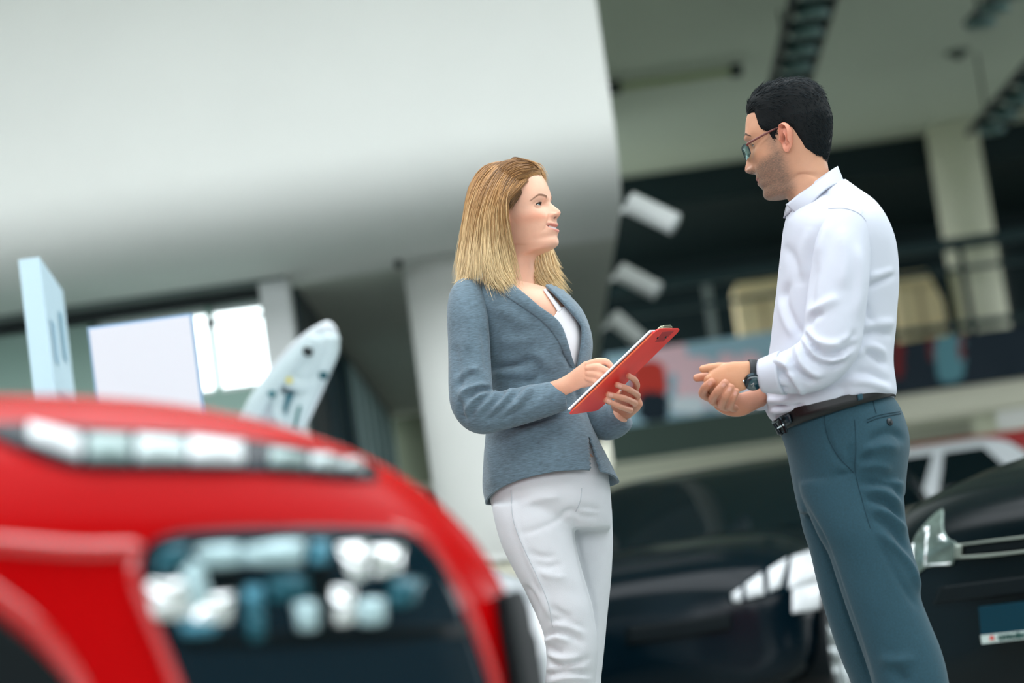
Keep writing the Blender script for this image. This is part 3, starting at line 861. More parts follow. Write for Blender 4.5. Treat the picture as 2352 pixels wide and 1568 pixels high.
# ---------------------------------------------------------------- black car at the picture's edge
PB = mat('black_car_paint', srgb(2, 13, 18), .2, coat=.0, spec=.22)
a = rad(-48)
hh = np.array([math.sin(a), -math.cos(a), 0]); ll = np.array([math.cos(a), math.sin(a), 0])
Cb = W(2440, 1400, 7.7)
bk = Car('black_hatchback_car', 'black car with clear headlight and blank number plate behind the man', PB, Cb, a, hood=.98, cowl=1.06, roof=1.55)
bk.body()
def c2(x, y): return (2080 + x * .2731, 1140 + y * .2731)
def bk_lamp():
    L_ = [c2(*p) for p in ((320, 110), (230, 180), (100, 330), (45, 470), (60, 600), (95, 660))]
    R_ = [c2(*p) for p in ((322, 108), (325, 280), (370, 360), (440, 395), (430, 500), (400, 575))]
    G = coons([L_[0], R_[0]], [L_[-1], c2(200, 590), R_[-1]], 22, 24, L_, R_)
    v, f = lay(bk.surf, G, -.004, .012); out = [('headlight', v, f, mat('headlight_grey', srgb(112, 128, 122), .18, .55, var=.5, vscale=22))]
    for pts in ([(175, 265), (215, 262), (205, 320), (175, 320)], [(290, 330), (330, 320), (360, 385), (300, 380)], [(62, 420), (88, 400), (80, 560), (55, 520)], [(190, 565), (400, 552), (385, 575), (185, 582)], [(198, 300), (212, 300), (190, 570), (172, 590)]):
        pts = [c2(*p) for p in pts]
        G = coons([pts[0], pts[1]], [pts[3], pts[2]], 6, 6)
        v, f = lay(bk.surf, G, .006, .007, .004); out.append(('reflector', v, f, C_refl))
    return out
bk.lamp_pair('headlight', bk_lamp, mirror=False)
for top, bot in (([(445, 400), (700, 366), (1000, 330), (1150, 312)], [(445, 415), (700, 384), (1000, 350), (1150, 332)]), ([(440, 498), (700, 482), (1000, 450), (1150, 432)], [(440, 520), (700, 506), (1000, 472), (1150, 455)]), ([(440, 400), (490, 394)], [(438, 515), (485, 510)])):
    G = coons([c2(*p) for p in top], [c2(*p) for p in bot], 24, 4)
    v, f = lay(bk.surf, G, .003, .012); mesh_obj('chrome_strip', v, f, mat('satin_chrome', srgb(150, 158, 150), .3, .8), bk.root)
G = coons([c2(490, 396), c2(1150, 332)], [c2(485, 498), c2(1150, 432)], 20, 5)
v, f = lay(bk.surf, G, -.002, .006); mesh_obj('grille', v, f, C_plastic, bk.root)
for top, bot in (([(300, 760), (600, 720), (1150, 650)], [(240, 900), (600, 860), (1150, 800)]),):
    G = coons([c2(*p) for p in top], [c2(*p) for p in bot], 24, 8)
    v, f = lay(bk.surf, G, .002, .008); mesh_obj('grille', v, f, C_plastic, bk.root)
# number plate holder with strip
def flat_lay(car, pts, lift, th):
    """stiff flat plate fixed on the bumper: four photo corners on one plane square to the car"""
    c, _n = car.surf.hit(*np.mean(pts, 0))
    n = car.h
    out = []
    for p in pts:
        d = ray(*p); t = ((c + n * lift - CAM) @ n) / (d @ n)
        out.append(CAM + d * t)
    out = np.array(out)
    v = np.concatenate([out + n * th, out - n * .02]); k = len(out)
    f = [tuple(range(k)), tuple(range(k, 2 * k))[::-1]] + [(i, (i + 1) % k, k + (i + 1) % k, k + i)[::-1] for i in range(k)]
    return v, f, out
v, f, q = flat_lay(bk, [c2(*p) for p in ((622, 925), (1750, 790), (1760, 1055), (645, 1175))], .045, .006)
mesh_obj('number_plate', v, f, mat('blank_plate', srgb(6, 48, 62), .35, spec=.2), bk.root, smooth=False)
v, f, q = flat_lay(bk, [c2(*p) for p in ((640, 1165), (1760, 1045), (1765, 1112), (650, 1238))], .05, .006)
strip = mesh_obj('plate_strip', v, f, mat('plate_strip_white', srgb(186, 200, 196), .4), bk.root, smooth=False)
def text_on(strip_root, body_txt, origin, ex, ey, size, mt, name='lettering', extrude=.0015):
    cu = bpy.data.curves.new(name, 'FONT'); cu.body = body_txt; cu.size = size; cu.extrude = extrude; cu.offset = .0012
    ob = bpy.data.objects.new(name, cu); COL.objects.link(ob)
    bpy.context.view_layer.update()
    dg = bpy.context.evaluated_depsgraph_get()
    me = bpy.data.meshes.new_from_object(ob.evaluated_get(dg))
    vv = np.array([p.co[:] for p in me.vertices]); ff = [tuple(p.vertices) for p in me.polygons]
    bpy.data.objects.remove(ob, do_unlink=True)
    n = unit(np.cross(ex, ey))
    P = origin + vv[:, :1] * ex + vv[:, 1:2] * ey + vv[:, 2:3] * n
    return mesh_obj(name, P, ff, mt, strip_root, smooth=False)
ex = unit(q[1] - q[0]); ey = unit(np.cross(bk.h, ex)); ey = unit(q[0] - q[3]); ey = unit(ey - ex * (ey @ ex)); hgt = np.linalg.norm(q[0] - q[3])
text_on(strip, 'CITROËN', q[3] + ex * .055 * hgt / .022 + ey * hgt * .26 + bk.h * .0085, ex * 1.25, ey, hgt * .72, mat('letter_dark_green', srgb(20, 70, 66), .5))
for k in (0, 1):
    o_ = q[3] + ex * .036 * hgt / .022 + ey * hgt * (.22 + .24 * k) + bk.h * .0085
    w2, h2 = hgt * .34, hgt * .26
    pts = np.array([o_ - ex * w2, o_ + ey * h2, o_ + ex * w2, o_ + ex * w2 + ey * h2 * .8, o_ + ey * h2 * 1.8, o_ - ex * w2 + ey * h2 * .8])
    mesh_obj('chevron_emblem', pts, [(0, 1, 4, 5), (1, 2, 3, 4)], mat('emblem_red', srgb(200, 60, 50), .5), strip, smooth=False)

# ---------------------------------------------------------------- white car further back
PW = mat('white_car_paint', srgb(226, 232, 238), .25, coat=.8)
a = rad(-90)
wp = W(2100, 1200, 17.4)
wc = Car('white_hatchback_car', 'white hatchback seen side-on behind the man and the black car', PW, (wp[0] - 2.22, wp[1] + .88), a, L=3.65, cowl=1.0, roof=1.60)
wc.body(wheels=(-.78, -2.9))
# ---------------------------------------------------------------- white car with its bonnet up
lp = W(660, 1000, 10.2)
wb = Car('white_car', 'white car with raised bonnet standing behind the red car', PW, (lp[0] + .75, 9.9), rad(62), cowl=.95, roof=1.42, cabin=False)
wb.body()
def c5b(x, y): return (540 + x * .22963, 720 + y * .22963)
YL = 10.4
outer = [c5b(*p) for p in ((-420, 2380), (-200, 1800), (-60, 1380), (60, 1090), (200, 800), (350, 560), (550, 330), (720, 190), (860, 110), (930, 95), (1000, 160), (1025, 280), (1000, 430), (945, 610), (880, 760), (790, 960), (700, 1150), (560, 1450), (380, 1900), (200, 2380))]
# bonnet underside: outer skin, inner frame with openings, as an open shell leaning back
P_ = catmull(np.array(outer), 120)
def lid_pt(p, off):
    t = np.clip((1020 - p[1]) / 280, -.3, 1)
    return W(p[0], p[1], YL - .35 * t + off)
cenp = np.array(c5b(400, 1150))
loops = []
for k, off in ((1.0, .05), (1.02, .02), (1.0, -.01), (.90, -.015), (.86, .03), (.5, .05), (.05, .05)):
    loops.append([lid_pt(cenp + (p - cenp) * k, off) for p in P_])
v, f = loft(loops, cap=True)
lid = mesh_obj('bonnet', v, f, PW, wb.root)
C_in = mat('bonnet_inner_paint', srgb(205, 220, 224), .35, coat=.4)
def lid_strip(pts, wd, mt, nm, dep=.035):
    L_ = np.array([c5b(*p) for p in pts])
    path = [lid_pt(p, -.0) for p in catmull(L_, 24)]
    v, f = tube(path, wd, dep, n=14); return mesh_obj(nm, v, f, mt, lid)
lid_strip([(90, 1180), (240, 880), (420, 640), (620, 420), (800, 250)], .045, C_in, 'rib')
lid_strip([(560, 1200), (640, 960), (720, 780), (840, 560), (920, 380), (930, 240)], .05, C_in, 'rib')
lid_strip([(440, 820), (420, 950), (460, 1080), (450, 1200)], .03, C_in, 'rib')
lid_strip([(560, 640), (680, 660), (800, 640)], .05, C_in, 'rib')
lid_strip([(680, 560), (760, 420), (850, 260)], .05, C_in, 'rib')
lid_strip([(610, 1130), (640, 1000), (670, 900)], .012, mat('slot_dark', srgb(60, 120, 120), .5), 'slot', .05)
for x, y, r, cc in ((725, 372, .022, srgb(2, 16, 18)), (880, 610, .020, srgb(20, 80, 90)), (365, 800, .016, srgb(20, 100, 110)), (540, 668, .013, srgb(216, 200, 90))):
    p = lid_pt(np.array(c5b(x, y)), -.05); v, f = cyl_vf(p, p + [0, .03, 0], r, 18)
    mesh_obj('clip', v, f, mat('clip_%d' % x, cc, .5), lid)
quad = [lid_pt(np.array(c5b(*p)), -.004) for p in ((470, 800), (620, 790), (600, 960), (540, 1200), (470, 1200), (455, 950))]
mesh_obj('opening', quad, [tuple(range(6))], mat('opening_teal', srgb(44, 110, 124), .5), lid, smooth=False)

# ---------------------------------------------------------------- display boards behind the red car
C_totem = mat('pale_blue_totem', srgb(190, 216, 228), .5)
YT = 8.2
t = empty('price_totem', (W(110, 800, YT)[0], YT + .15, 0)); tag(t, 'tall pale blue box-shaped price totem with faint print', 'totem')
xl_, xc_ = W(47, 640, YT)[0], W(96, 640, YT)[0]
ztop = W(72, 592, YT)[2]
xb = W(160, 660, YT + .9)[0]; 
pts = np.array([(xl_, YT), (xc_, YT), (xb, YT + .75), (xb - (xc_ - xl_), YT + .75)])
v = np.concatenate([np.c_[pts, np.full(4, .0)], np.c_[pts, np.full(4, ztop)]])
mesh_obj('totem_body', v, [(3, 2, 1, 0), (4, 5, 6, 7), (0, 1, 5, 4), (1, 2, 6, 5), (2, 3, 7, 6), (3, 0, 4, 7)], C_totem, t, smooth=False)
d_ = unit(np.r_[pts[2] - pts[1], 0]); n_ = np.array([d_[1], -d_[0], 0]); base = np.r_[pts[1], 0]
C_pr = mat('totem_print', srgb(120, 170, 190), .5, var=.15, vscale=9)
Ls = np.linalg.norm(pts[2] - pts[1])
for (u0, u1, z0_, z1_, cc) in ((.2, .9, ztop - 1.02, ztop - .72, C_pr), (.15, .35, ztop - .35, ztop - .2, mat('totem_print_b', srgb(150, 186, 206), .5)), (.6, .75, ztop - .3, ztop - .12, mat('totem_print_c', srgb(110, 160, 182), .5)), (.2, .85, ztop - .62, ztop - .45, mat('totem_print_d', srgb(150, 190, 206), .5)), (.15, .4, ztop - 1.25, ztop - 1.12, mat('totem_print_b', srgb(150, 186, 206), .5)), (.6, .8, ztop - 1.25, ztop - 1.1, mat('totem_print_b', srgb(150, 186, 206), .5))):
    q = [base + d_ * Ls * u + n_ * .003 + [0, 0, z] for u, z in ((u0, z0_), (u1, z0_), (u1, z1_), (u0, z1_))]
    quadm('printed_field', q, cc, t)
YB = 8.0
t = empty('display_board', (W(330, 900, YB)[0], YB, 0)); tag(t, 'blank white display board with pale blue edge before the bright window', 'display board')
cs = np.array([W(200, 752, YB), W(440, 719, YB), W(474, 990, YB), W(232, 1010, YB)])
cen = cs.mean(0)
v = np.concatenate([cs, cs + [0, .035, 0]])
o = mesh_obj('board_edge', v, [(0, 1, 2, 3), (7, 6, 5, 4), (0, 4, 5, 1), (1, 5, 6, 2), (2, 6, 7, 3), (3, 7, 4, 0)], mat('board_blue_edge', srgb(140, 170, 200), .4), t, smooth=False)
q = cen + (cs - cen) * .955 + [0, -.004, 0]
v = np.concatenate([q, q + [0, .004, 0]])
mesh_obj('board_face', v, [(0, 1, 2, 3), (7, 6, 5, 4), (0, 4, 5, 1), (1, 5, 6, 2), (2, 6, 7, 3), (3, 7, 4, 0)], mat('board_white', srgb(214, 214, 222), .6, spec=.2), t, smooth=False)
q = [W(455, 718, YB + .05), W(470, 990, YB + .05)]
v, f = cyl_vf([cen[0], YB + .05, 0.02], [cen[0], YB + .05, cen[2]], .022, 14); mesh_obj('pole', v, f, C_steel, t)
v, f = cyl_vf([cen[0], YB + .05, 0], [cen[0], YB + .05, .025], .2, 32); mesh_obj('base', v, f, C_steel, t)

# ================================================================== people: tools
def smooth01(x, a, b):
    t = np.clip((x - a) / (b - a), 0, 1); return t * t * (3 - 2 * t)
def in_poly(P, poly):
    poly = np.asarray(poly, float); x, y = P[:, 0], P[:, 1]; ins = np.zeros(len(P), bool)
    j = len(poly) - 1
    for i in range(len(poly)):
        xi, yi = poly[i]; xj, yj = poly[j]
        c = ((yi > y) != (yj > y)) & (x < (xj - xi) * (y - yi) / (yj - yi + 1e-9) + xi)
        ins ^= c; j = i
    return ins
def poly_sd(P, poly):
    d, _, _ = seg_dist(P, np.concatenate([poly, poly[:1]]))
    return np.where(in_poly(P, poly), d, -d)

class Head:
    """head and neck as one surface; local axes: x forward, y to the person's left, z up, origin between the ears"""
    def __init__(s, org, fwd, pitch, keys, scale=1.0, tilt=0.0):
        fwd = unit(fwd); left = np.cross([0, 0, 1.0], fwd)
        f2 = fwd * math.cos(pitch) + np.array([0, 0, 1.0]) * math.sin(pitch)
        up = np.cross(f2, left)
        s.R = np.stack([f2, left, up], 1); s.o = np.asarray(org, float); s.sc = scale
        K = np.array(keys, float)
        t = np.concatenate([np.linspace(0, 4, 40)[:-1], np.linspace(4, 17, 190)[:-1], np.linspace(17, len(K) - 1, 60)])
        Q = np.concatenate([2 * K[:1] - K[1:2], K, 2 * K[-1:] - K[-2:-1]])
        i = np.minimum(t.astype(int), len(K) - 2); u = (t - i)[:, None]
        a, b, c, d = Q[i], Q[i + 1], Q[i + 2], Q[i + 3]
        k = 0.5 * (2 * b + (c - a) * u + (2 * a - 5 * b + 4 * c - d) * u ** 2 + (3 * b - a - 3 * c + d) * u ** 3)
        nc = 220
        uu = np.linspace(-math.pi, math.pi, nc, endpoint=False)
        ph = uu - .55 * np.sin(uu)
        cs, sn = np.cos(ph), np.sin(ph)
        fx, fz, bx, bz, Wd, c_, lift = [k[:, j][:, None] for j in range(7)]
        xc = fx - c_ * (fx - bx)
        pw = 2 / 2.15
        ax = np.sign(cs) * np.abs(cs) ** pw; ay = np.sign(sn) * np.abs(sn) ** pw
        x = np.where(cs[None] > 0, xc + (fx - xc) * ax[None], xc + (xc - bx) * ax[None])
        y = Wd * ay[None]
        sp = np.clip((fx - x) / (fx - bx + 1e-6), 0, 1)
        z = fz + (bz - fz) * sp + lift * np.where(sp < .62, np.clip(sp / .62, 0, 1) ** 2.4, np.cos(math.pi / 2 * np.clip((sp - .62) / .38, 0, 1)) ** 2)
        s.P = np.stack([x, y + 0 * x, z], -1)
        # soften the edge between jaw and neck
        wj = (smooth01(-z, .055, .075) * smooth01(sp, .12, .35))[..., None]
        for _ in range(60):
            Q = s.P.copy(); Q[1:-1] = (s.P[:-2] + 2 * s.P[1:-1] + s.P[2:]) / 4
            s.P = s.P * (1 - wj) + Q * wj
        s.nr, s.nc = s.P.shape[:2]
        s.front = np.clip(cs, 0, 1)[None] + 0 * x
        s.col = np.ones(s.P.shape)
    def g(s, y0, z0, sy, sz, amp, both=True, zz=None):
        y, z = s.P[..., 1], s.P[..., 2] if zz is None else zz
        e = np.exp(-((y - y0) / sy) ** 2 - ((z - z0) / sz) ** 2)
        if both: e = e + np.exp(-((y + y0) / sy) ** 2 - ((z - z0) / sz) ** 2)
        return amp * e * (s.front > .05)
    def world(s, L):
        return s.o + (np.asarray(L) * s.sc) @ s.R.T
    def vf(s):
        v, f = loft(s.world(s.P), cap=True)
        c = np.concatenate([s.col.reshape(-1, 3), s.col[0].mean(0)[None], s.col[-1].mean(0)[None]])
        return v, f, c

def face(h, nose_z, nose_p, nose_w, eye_y, eye_z, brow, mouth_z, mouth_w, lipu, lipl, smile, gape, skin, lip, stub=0.0, alar=.0065, browc=None, brow_th=.0035, brow_in=.010, cheek=.004, blush=None):
    P = h.P; base = P.copy()
    y, z = base[..., 1], base[..., 2]
    dx = np.zeros_like(y)
    w_ = np.interp(-z, -np.array(nose_z)[::1], nose_w) if False else np.interp(z, np.array(nose_z)[::-1], np.array(nose_w)[::-1])
    pr = np.interp(z, np.array(nose_z)[::-1], np.array(nose_p)[::-1], left=0, right=0)
    for _ in range(3): pr[1:-1] = (pr[:-2] + 2 * pr[1:-1] + pr[2:]) / 4
    dx += pr * np.exp(-np.abs(y / w_) ** 2.1) * (h.front > .3)
    zt = nose_z[int(np.argmax(nose_p))]
    dx += h.g(.0128, zt - .0035, .0048, .0052, alar)
    dx += h.g(.0065, zt - .0105, .0032, .0028, -.005)
    dx += h.g(.020, brow + .001, .022, .0065, .0022 if stub == 0 else .0045)
    dx += h.g(eye_y, eye_z, .0165, .0125, -.0070)
    dx += h.g(.0155, eye_z + .002, .0065, .010, -.0055)
    dx += h.g(.047, eye_z - .027, .015, .013, cheek)
    zp = z - smile * (np.clip(np.abs(y), 0, mouth_w * 1.15) / mouth_w) ** 2
    m_ = np.clip(1 - (np.abs(y) / mouth_w) ** 2.4, 0, 1) ** .6 * (h.front > .3)
    dx += m_ * lipu * np.exp(-((zp - (mouth_z + .0052 + gape)) / .0042) ** 2)
    dx += m_ * lipl * np.exp(-((zp - (mouth_z - .0062 - gape)) / .0048) ** 2)
    dx += -(.0035 + (.003 if gape else 0)) * np.exp(-((zp - mouth_z) / (.0016 + gape * .9)) ** 2) * np.clip(1 - (np.abs(y) / (mouth_w * 1.08)) ** 4, 0, 1) * (h.front > .3)
    # smile folds
    yl = np.abs(y); zz = np.clip((zt - z) / (zt - mouth_z), 0, 1.25)
    line = .0185 + .014 * zz
    fold = np.exp(-((yl - line) / .0035) ** 2) * smooth01(zt - z, -.004, .006) * smooth01(z, mouth_z - .012, mouth_z) * (h.front > .3)
    dx += -fold * (.0012 + smile * .12)
    dx += np.exp(-((yl - line - .011) / .010) ** 2) * np.exp(-((z - (zt + mouth_z) / 2 - .006) / .014) ** 2) * smile * .45 * (h.front > .3)
    P[..., 0] += dx
    # flare of the nostril wings
    al = h.g(.0128, zt - .0035, .0055, .0055, 1.0); P[..., 1] += np.sign(y) * al * .0022
    # ---- colour
    c = np.ones(P.shape) * np.array(skin[:3])
    def mix(mask, col):
        c[:] = c * (1 - mask[..., None]) + np.array(col[:3]) * mask[..., None]
    fr = (h.front > .3)
    if blush is not None:
        mix(np.clip(h.g(.052, eye_z - .026, .018, .012, .55) + h.g(.036, eye_z - .034, .018, .010, .45), 0, .7), blush)
    mix(h.g(0, zt, .014, .010, .22, both=False) * fr, srgb(214, 120, 100))
    if stub:
        bm = smooth01(z, -.140, -.112) * (1 - smooth01(z - .35 * np.clip(.05 - P[..., 0], 0, .1), -.046, -.016)) * (1 - smooth01(-P[..., 0], -.030, .012))
        side = smooth01(-P[..., 0], -.055, -.02) * (1 - smooth01(-P[..., 0], -.022, -.004)) * smooth01(-z, -.035, -.0) * (h.front > 0)
        ring_ = 1 - .75 * np.exp(-((yl - .030) / .014) ** 2 - ((z + .028) / .016) ** 2)
        nz = .62 + .76 * np.random.RandomState(2).rand(*y.shape)
        mix(np.clip(np.maximum(bm * ring_, side * .6) * stub * nz, 0, .8), srgb(88, 84, 78))
    inl = (m_ > .12)
    up = inl & (zp > mouth_z + gape * .8) & (zp < mouth_z + gape + .0078 * (1 - (yl / mouth_w) ** 2 * .7))
    lo = inl & (zp < mouth_z - gape * .8) & (zp > mouth_z - gape - .0098 * (1 - (yl / mouth_w) ** 2 * .7))
    def soft(q, n=3):
        q = q.astype(float)
        for _ in range(n):
            q[1:-1] = (q[:-2] + 2 * q[1:-1] + q[2:]) / 4; q = (np.roll(q, 1, 1) + 2 * q + np.roll(q, -1, 1)) / 4
        return q
    mix(soft(up) * .85, lip); mix(soft(lo) * .85, np.array(lip[:3]) * 1.15)
    if gape:
        op = (np.abs(zp - mouth_z) < gape * 1.05 * np.clip(1 - (yl / (mouth_w * .95)) ** 2, 0, 1) ** .5) & fr & (yl < mouth_w)
        mix(op * 1.0, srgb(70, 30, 32))
        th = op & (yl < mouth_w * .74)
        mix(soft(th, 1), srgb(244, 242, 238))
    else:
        mix(np.exp(-((zp - mouth_z) / .0013) ** 2) * (yl < mouth_w * 1.02) * fr * .75, srgb(96, 44, 40))
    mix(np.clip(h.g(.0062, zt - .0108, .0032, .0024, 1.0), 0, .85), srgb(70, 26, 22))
    if browc is not None:
        s_ = np.clip((yl - brow_in) / .040, 0, 1)
        bz = brow + .004 + .006 * np.sin(np.clip(s_ / .75, 0, 1) * math.pi * .5) - .012 * np.clip((s_ - .6) / .4, 0, 1) ** 1.3
        m2 = np.exp(-(np.abs(z - bz) / (brow_th * (1 - .55 * s_))) ** 4) * ((yl > brow_in) & (yl < brow_in + .041)) * fr
        P[..., 0] += m2 * .0012
        mix(m2 * .88, browc)
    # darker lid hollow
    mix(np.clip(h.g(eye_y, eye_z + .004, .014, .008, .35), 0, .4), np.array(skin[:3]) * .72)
    h.col = c

def eye_lids(h, eye_y, eye_z, cx, open_u, open_l, r=.0118):
    """shape the skin over the eyeball, leaving the almond opening"""
    y, z = h.P[..., 1], h.P[..., 2]
    for side in (-1, 1):
        dy, dz = y - side * eye_y, z - eye_z
        R = r + .0010; rho2 = dy ** 2 + dz ** 2
        ins = (rho2 < R * R * .98) & (h.front > .3)
        xs = cx + np.sqrt(np.maximum(R * R - rho2, 0))
        x = h.P[..., 0]; kk = .0014
        sm = kk * np.log(np.exp((x - .07) / kk) + np.exp((xs - .07) / kk)) + .07
        b = np.degrees(np.arcsin(np.clip(dy / R, -1, 1))); el = np.degrees(np.arcsin(np.clip(dz / R, -1, 1))) - 3.0 * b / 56 * side
        pf = np.clip(1 - (b / 56) ** 2, 0, 1) ** .8
        op = ins & (el < open_u * pf + 1) & (el > -open_l * pf - 1) & (np.abs(b) < 54)
        x = np.where(ins, sm, x); h.P[..., 0] = np.where(op, xs - .005, x)
def eye_parts(h, side, eye_y, eye_z, cx, gaze, iris, skin, open_u=20, open_l=13, lash=True, r=.0118):
    """eyeball, lids and lashes of one eye"""
    C = np.array([cx, side * eye_y, eye_z])
    n = 40
    th = np.linspace(0, math.pi, n); ph = np.linspace(0, 2 * math.pi, 2 * n, endpoint=False)
    D = np.stack([np.sin(th)[:, None] * np.cos(ph), np.sin(th)[:, None] * np.sin(ph), np.cos(th)[:, None] + 0 * ph], -1)
    ang = np.degrees(np.arccos(np.clip(D @ unit(gaze), -1, 1)))
    rr = r + .0007 * np.exp(-(ang / 24) ** 2)
    v, f = loft(h.world(C + D * rr[..., None]), cap=True)
    c = np.ones(D.shape) * np.array(srgb(236, 236, 236)[:3])
    c[ang < 31] = np.array(iris[:3]); c[(ang < 31) & (ang > 27)] = np.array(iris[:3]) * .35; c[ang < 12.5] = (.004, .006, .008)
    fx_ = np.concatenate([D[..., 0].ravel(), [-1, -1]]); f = [q for q in f if min(fx_[list(q)]) > .30]
    eye = (v, f, np.concatenate([c.reshape(-1, 3), c[0].mean(0)[None], c[-1].mean(0)[None]]))
    lids = []
    be = np.radians(np.linspace(-62, 62, 52))
    lashes = []
    for sgn, mx in ((1, open_u), (-1, open_l)):
        rows = []
        prof = np.clip(1 - (np.degrees(be) / 56) ** 2, 0, 1) ** .8
        marg = np.radians(sgn * mx * prof + 3.0 * np.degrees(be) / 56 * (1 if side > 0 else -1))
        for k in np.linspace(0, .22, 5):
            el = marg + (np.radians(sgn * 82) - marg) * k
            R_ = r + .0011 - .003 * max(0, k - .11)
            if k == 0: R_ = r + .0003
            rows.append(C + R_ * np.stack([np.cos(el) * np.cos(be), np.cos(el) * np.sin(be), np.sin(el)], -1))
        lids.append(loft(h.world(np.array(rows)), cap=False, wrap=False))
        if sgn == 1:
            R_ = r + .0012
            mid = C + R_ * np.stack([np.cos(marg) * np.cos(be), np.cos(marg) * np.sin(be), np.sin(marg)], -1)
            sel = np.abs(np.degrees(be)) < 58
            lashes.append(tube(h.world(mid[sel]), .0006, n=8))
            if lash:
                for j in np.where(sel)[0]:
                    b = be[j]; q = mid[j]
                    d = np.array([math.cos(b), math.sin(b) * 1.5, .55])
                    lashes.append(tube(h.world(np.array([q, q + d * .0022, q + d * .0038 + [0, 0, .0012]])), [.0004, .0003, .0001], n=4, caps=None))
    lv, lf = join(lids)
    sv, sf = join(lashes)
    return eye, (lv, lf), (sv, sf)

def ear_vf(h, side, pos, size=1.0, flare=28, tiltb=-10):
    out = np.array([(.0, .0315), (.0105, .0265), (.0135, .013), (.0125, .003), (.0125, -.006), (.0095, -.017), (.0045, -.029), (-.004, -.0315), (-.0115, -.021), (-.0165, -.004), (-.0195, .012), (-.016, .0245), (-.008, .031)])
    n = 72
    O = catmull(out, n, closed=True); cen = np.array([-.001, .002])
    rs = np.concatenate([np.linspace(.04, 1, 30)])
    ang = np.arctan2(O[:, 1], O[:, 0])
    rows = []
    helix = smooth01(O[:, 1], -.018, -.004)
    frontm = smooth01(O[:, 0], .004, .012)
    for r in rs:
        p = cen + (O - cen) * r
        hgt = .004 + .0085 * np.exp(-((r - .90) / .10) ** 2) * helix * (1 - .65 * frontm)
        hgt = hgt - .0050 * np.exp(-((r - .70) / .09) ** 2) * helix * (1 - frontm)
        ah = np.exp(-(((np.hypot((p[:, 0] - .002) * 1.15, p[:, 1] + .001)) - .0125) / .0036) ** 2) * smooth01(-p[:, 0], -.002, .005) 
        hgt = hgt + .0070 * ah
        hgt = hgt - .0100 * np.exp(-((p[:, 0] - .003) / .0070) ** 2 - ((p[:, 1] + .003) / .0095) ** 2)
        hgt = hgt + .006 * np.exp(-((p[:, 0] - .0125) / .0032) ** 2 - ((p[:, 1] + .003) / .0050) ** 2)
        hgt = hgt + .0015 * smooth01(-p[:, 1], .016, .026)
        rows.append(np.c_[p, hgt])
    edge = rows[-1].copy()
    for k, sc in ((-.0035, 1.01), (-.007, .97), (-.011, .72)):
        e = edge.copy(); e[:, :2] = cen + (edge[:, :2] - cen) * sc; e[:, 2] = np.minimum(edge[:, 2] + k, edge[:, 2]) if k > -.01 else -.010
        rows.append(e)
    A = np.array(rows)
    x, z, hg = A[..., 0] * size, A[..., 1] * size, A[..., 2] * size
    tb = math.radians(tiltb); x, z = x * math.cos(tb) - z * math.sin(tb) * -1, z * math.cos(tb) + x * math.sin(tb) * -1
    fl = math.radians(flare)
    L = np.stack([pos[0] + x * math.cos(fl) + hg * math.sin(fl), side * (pos[1] + (-(x - .013 * size)) * math.sin(fl) + hg * math.cos(fl)), pos[2] + z], -1)
    v, f = loft(h.world(L), cap=True)
    if side < 0: f = [q[::-1] for q in f]
    dark = np.exp(-((A[..., 0] - .0035) / .0050) ** 2 - ((A[..., 1] + .003) / .008) ** 2) + .45 * np.clip(1 - np.abs(np.linspace(0, 1, A.shape[0])[:, None] * 33 / 30 - .70) / .10, 0, 1) * (A[..., 1] > -.012) * (A[..., 0] < .006)
    dark = np.clip(dark, 0, 1)  # shade of the ear hollows, put into the skin colour
    return v, f, np.concatenate([dark.ravel(), [1.0, 0]])

def ring_rows(rows, n=96, p=2.3, m=None, conv=lambda x, y: (x, y)):
    """rows: (Lx,Ly,Rx,Ry,Y,half depth[,bow]) as seen in the photo -> closed loops"""
    R = np.array([list(r) + [0] * (7 - len(r)) for r in rows], float)
    if m: R = catmull(R, m)
    th = np.linspace(0, 2 * math.pi, n, endpoint=False)
    cs, sn = np.cos(th), np.sin(th)
    cx, sx = np.sign(cs) * np.abs(cs) ** (2 / p), np.sign(sn) * np.abs(sn) ** (2 / p)
    loops = []
    for r in R:
        A = W(*conv(r[0], r[1]), r[4]); B = W(*conv(r[2], r[3]), r[4])
        c, e = (A + B) / 2, (B - A) / 2
        L = c + cx[:, None] * e - sx[:, None] * np.array([0, r[5], 0])
        L[:, 2] += r[6] * np.clip(sx, 0, 1) ** 1.5
        loops.append(L)
    return np.array(loops)
def path_px(pts, n=None, conv=lambda x, y: (x, y)):
    """(x, y, Y, ra, rb) -> path, ra, rb"""
    A = np.array(pts, float)
    if n: A = catmull(A, n)
    P = np.array([W(*conv(a[0], a[1]), a[2]) for a in A])
    return P, A[:, 3], A[:, 4]
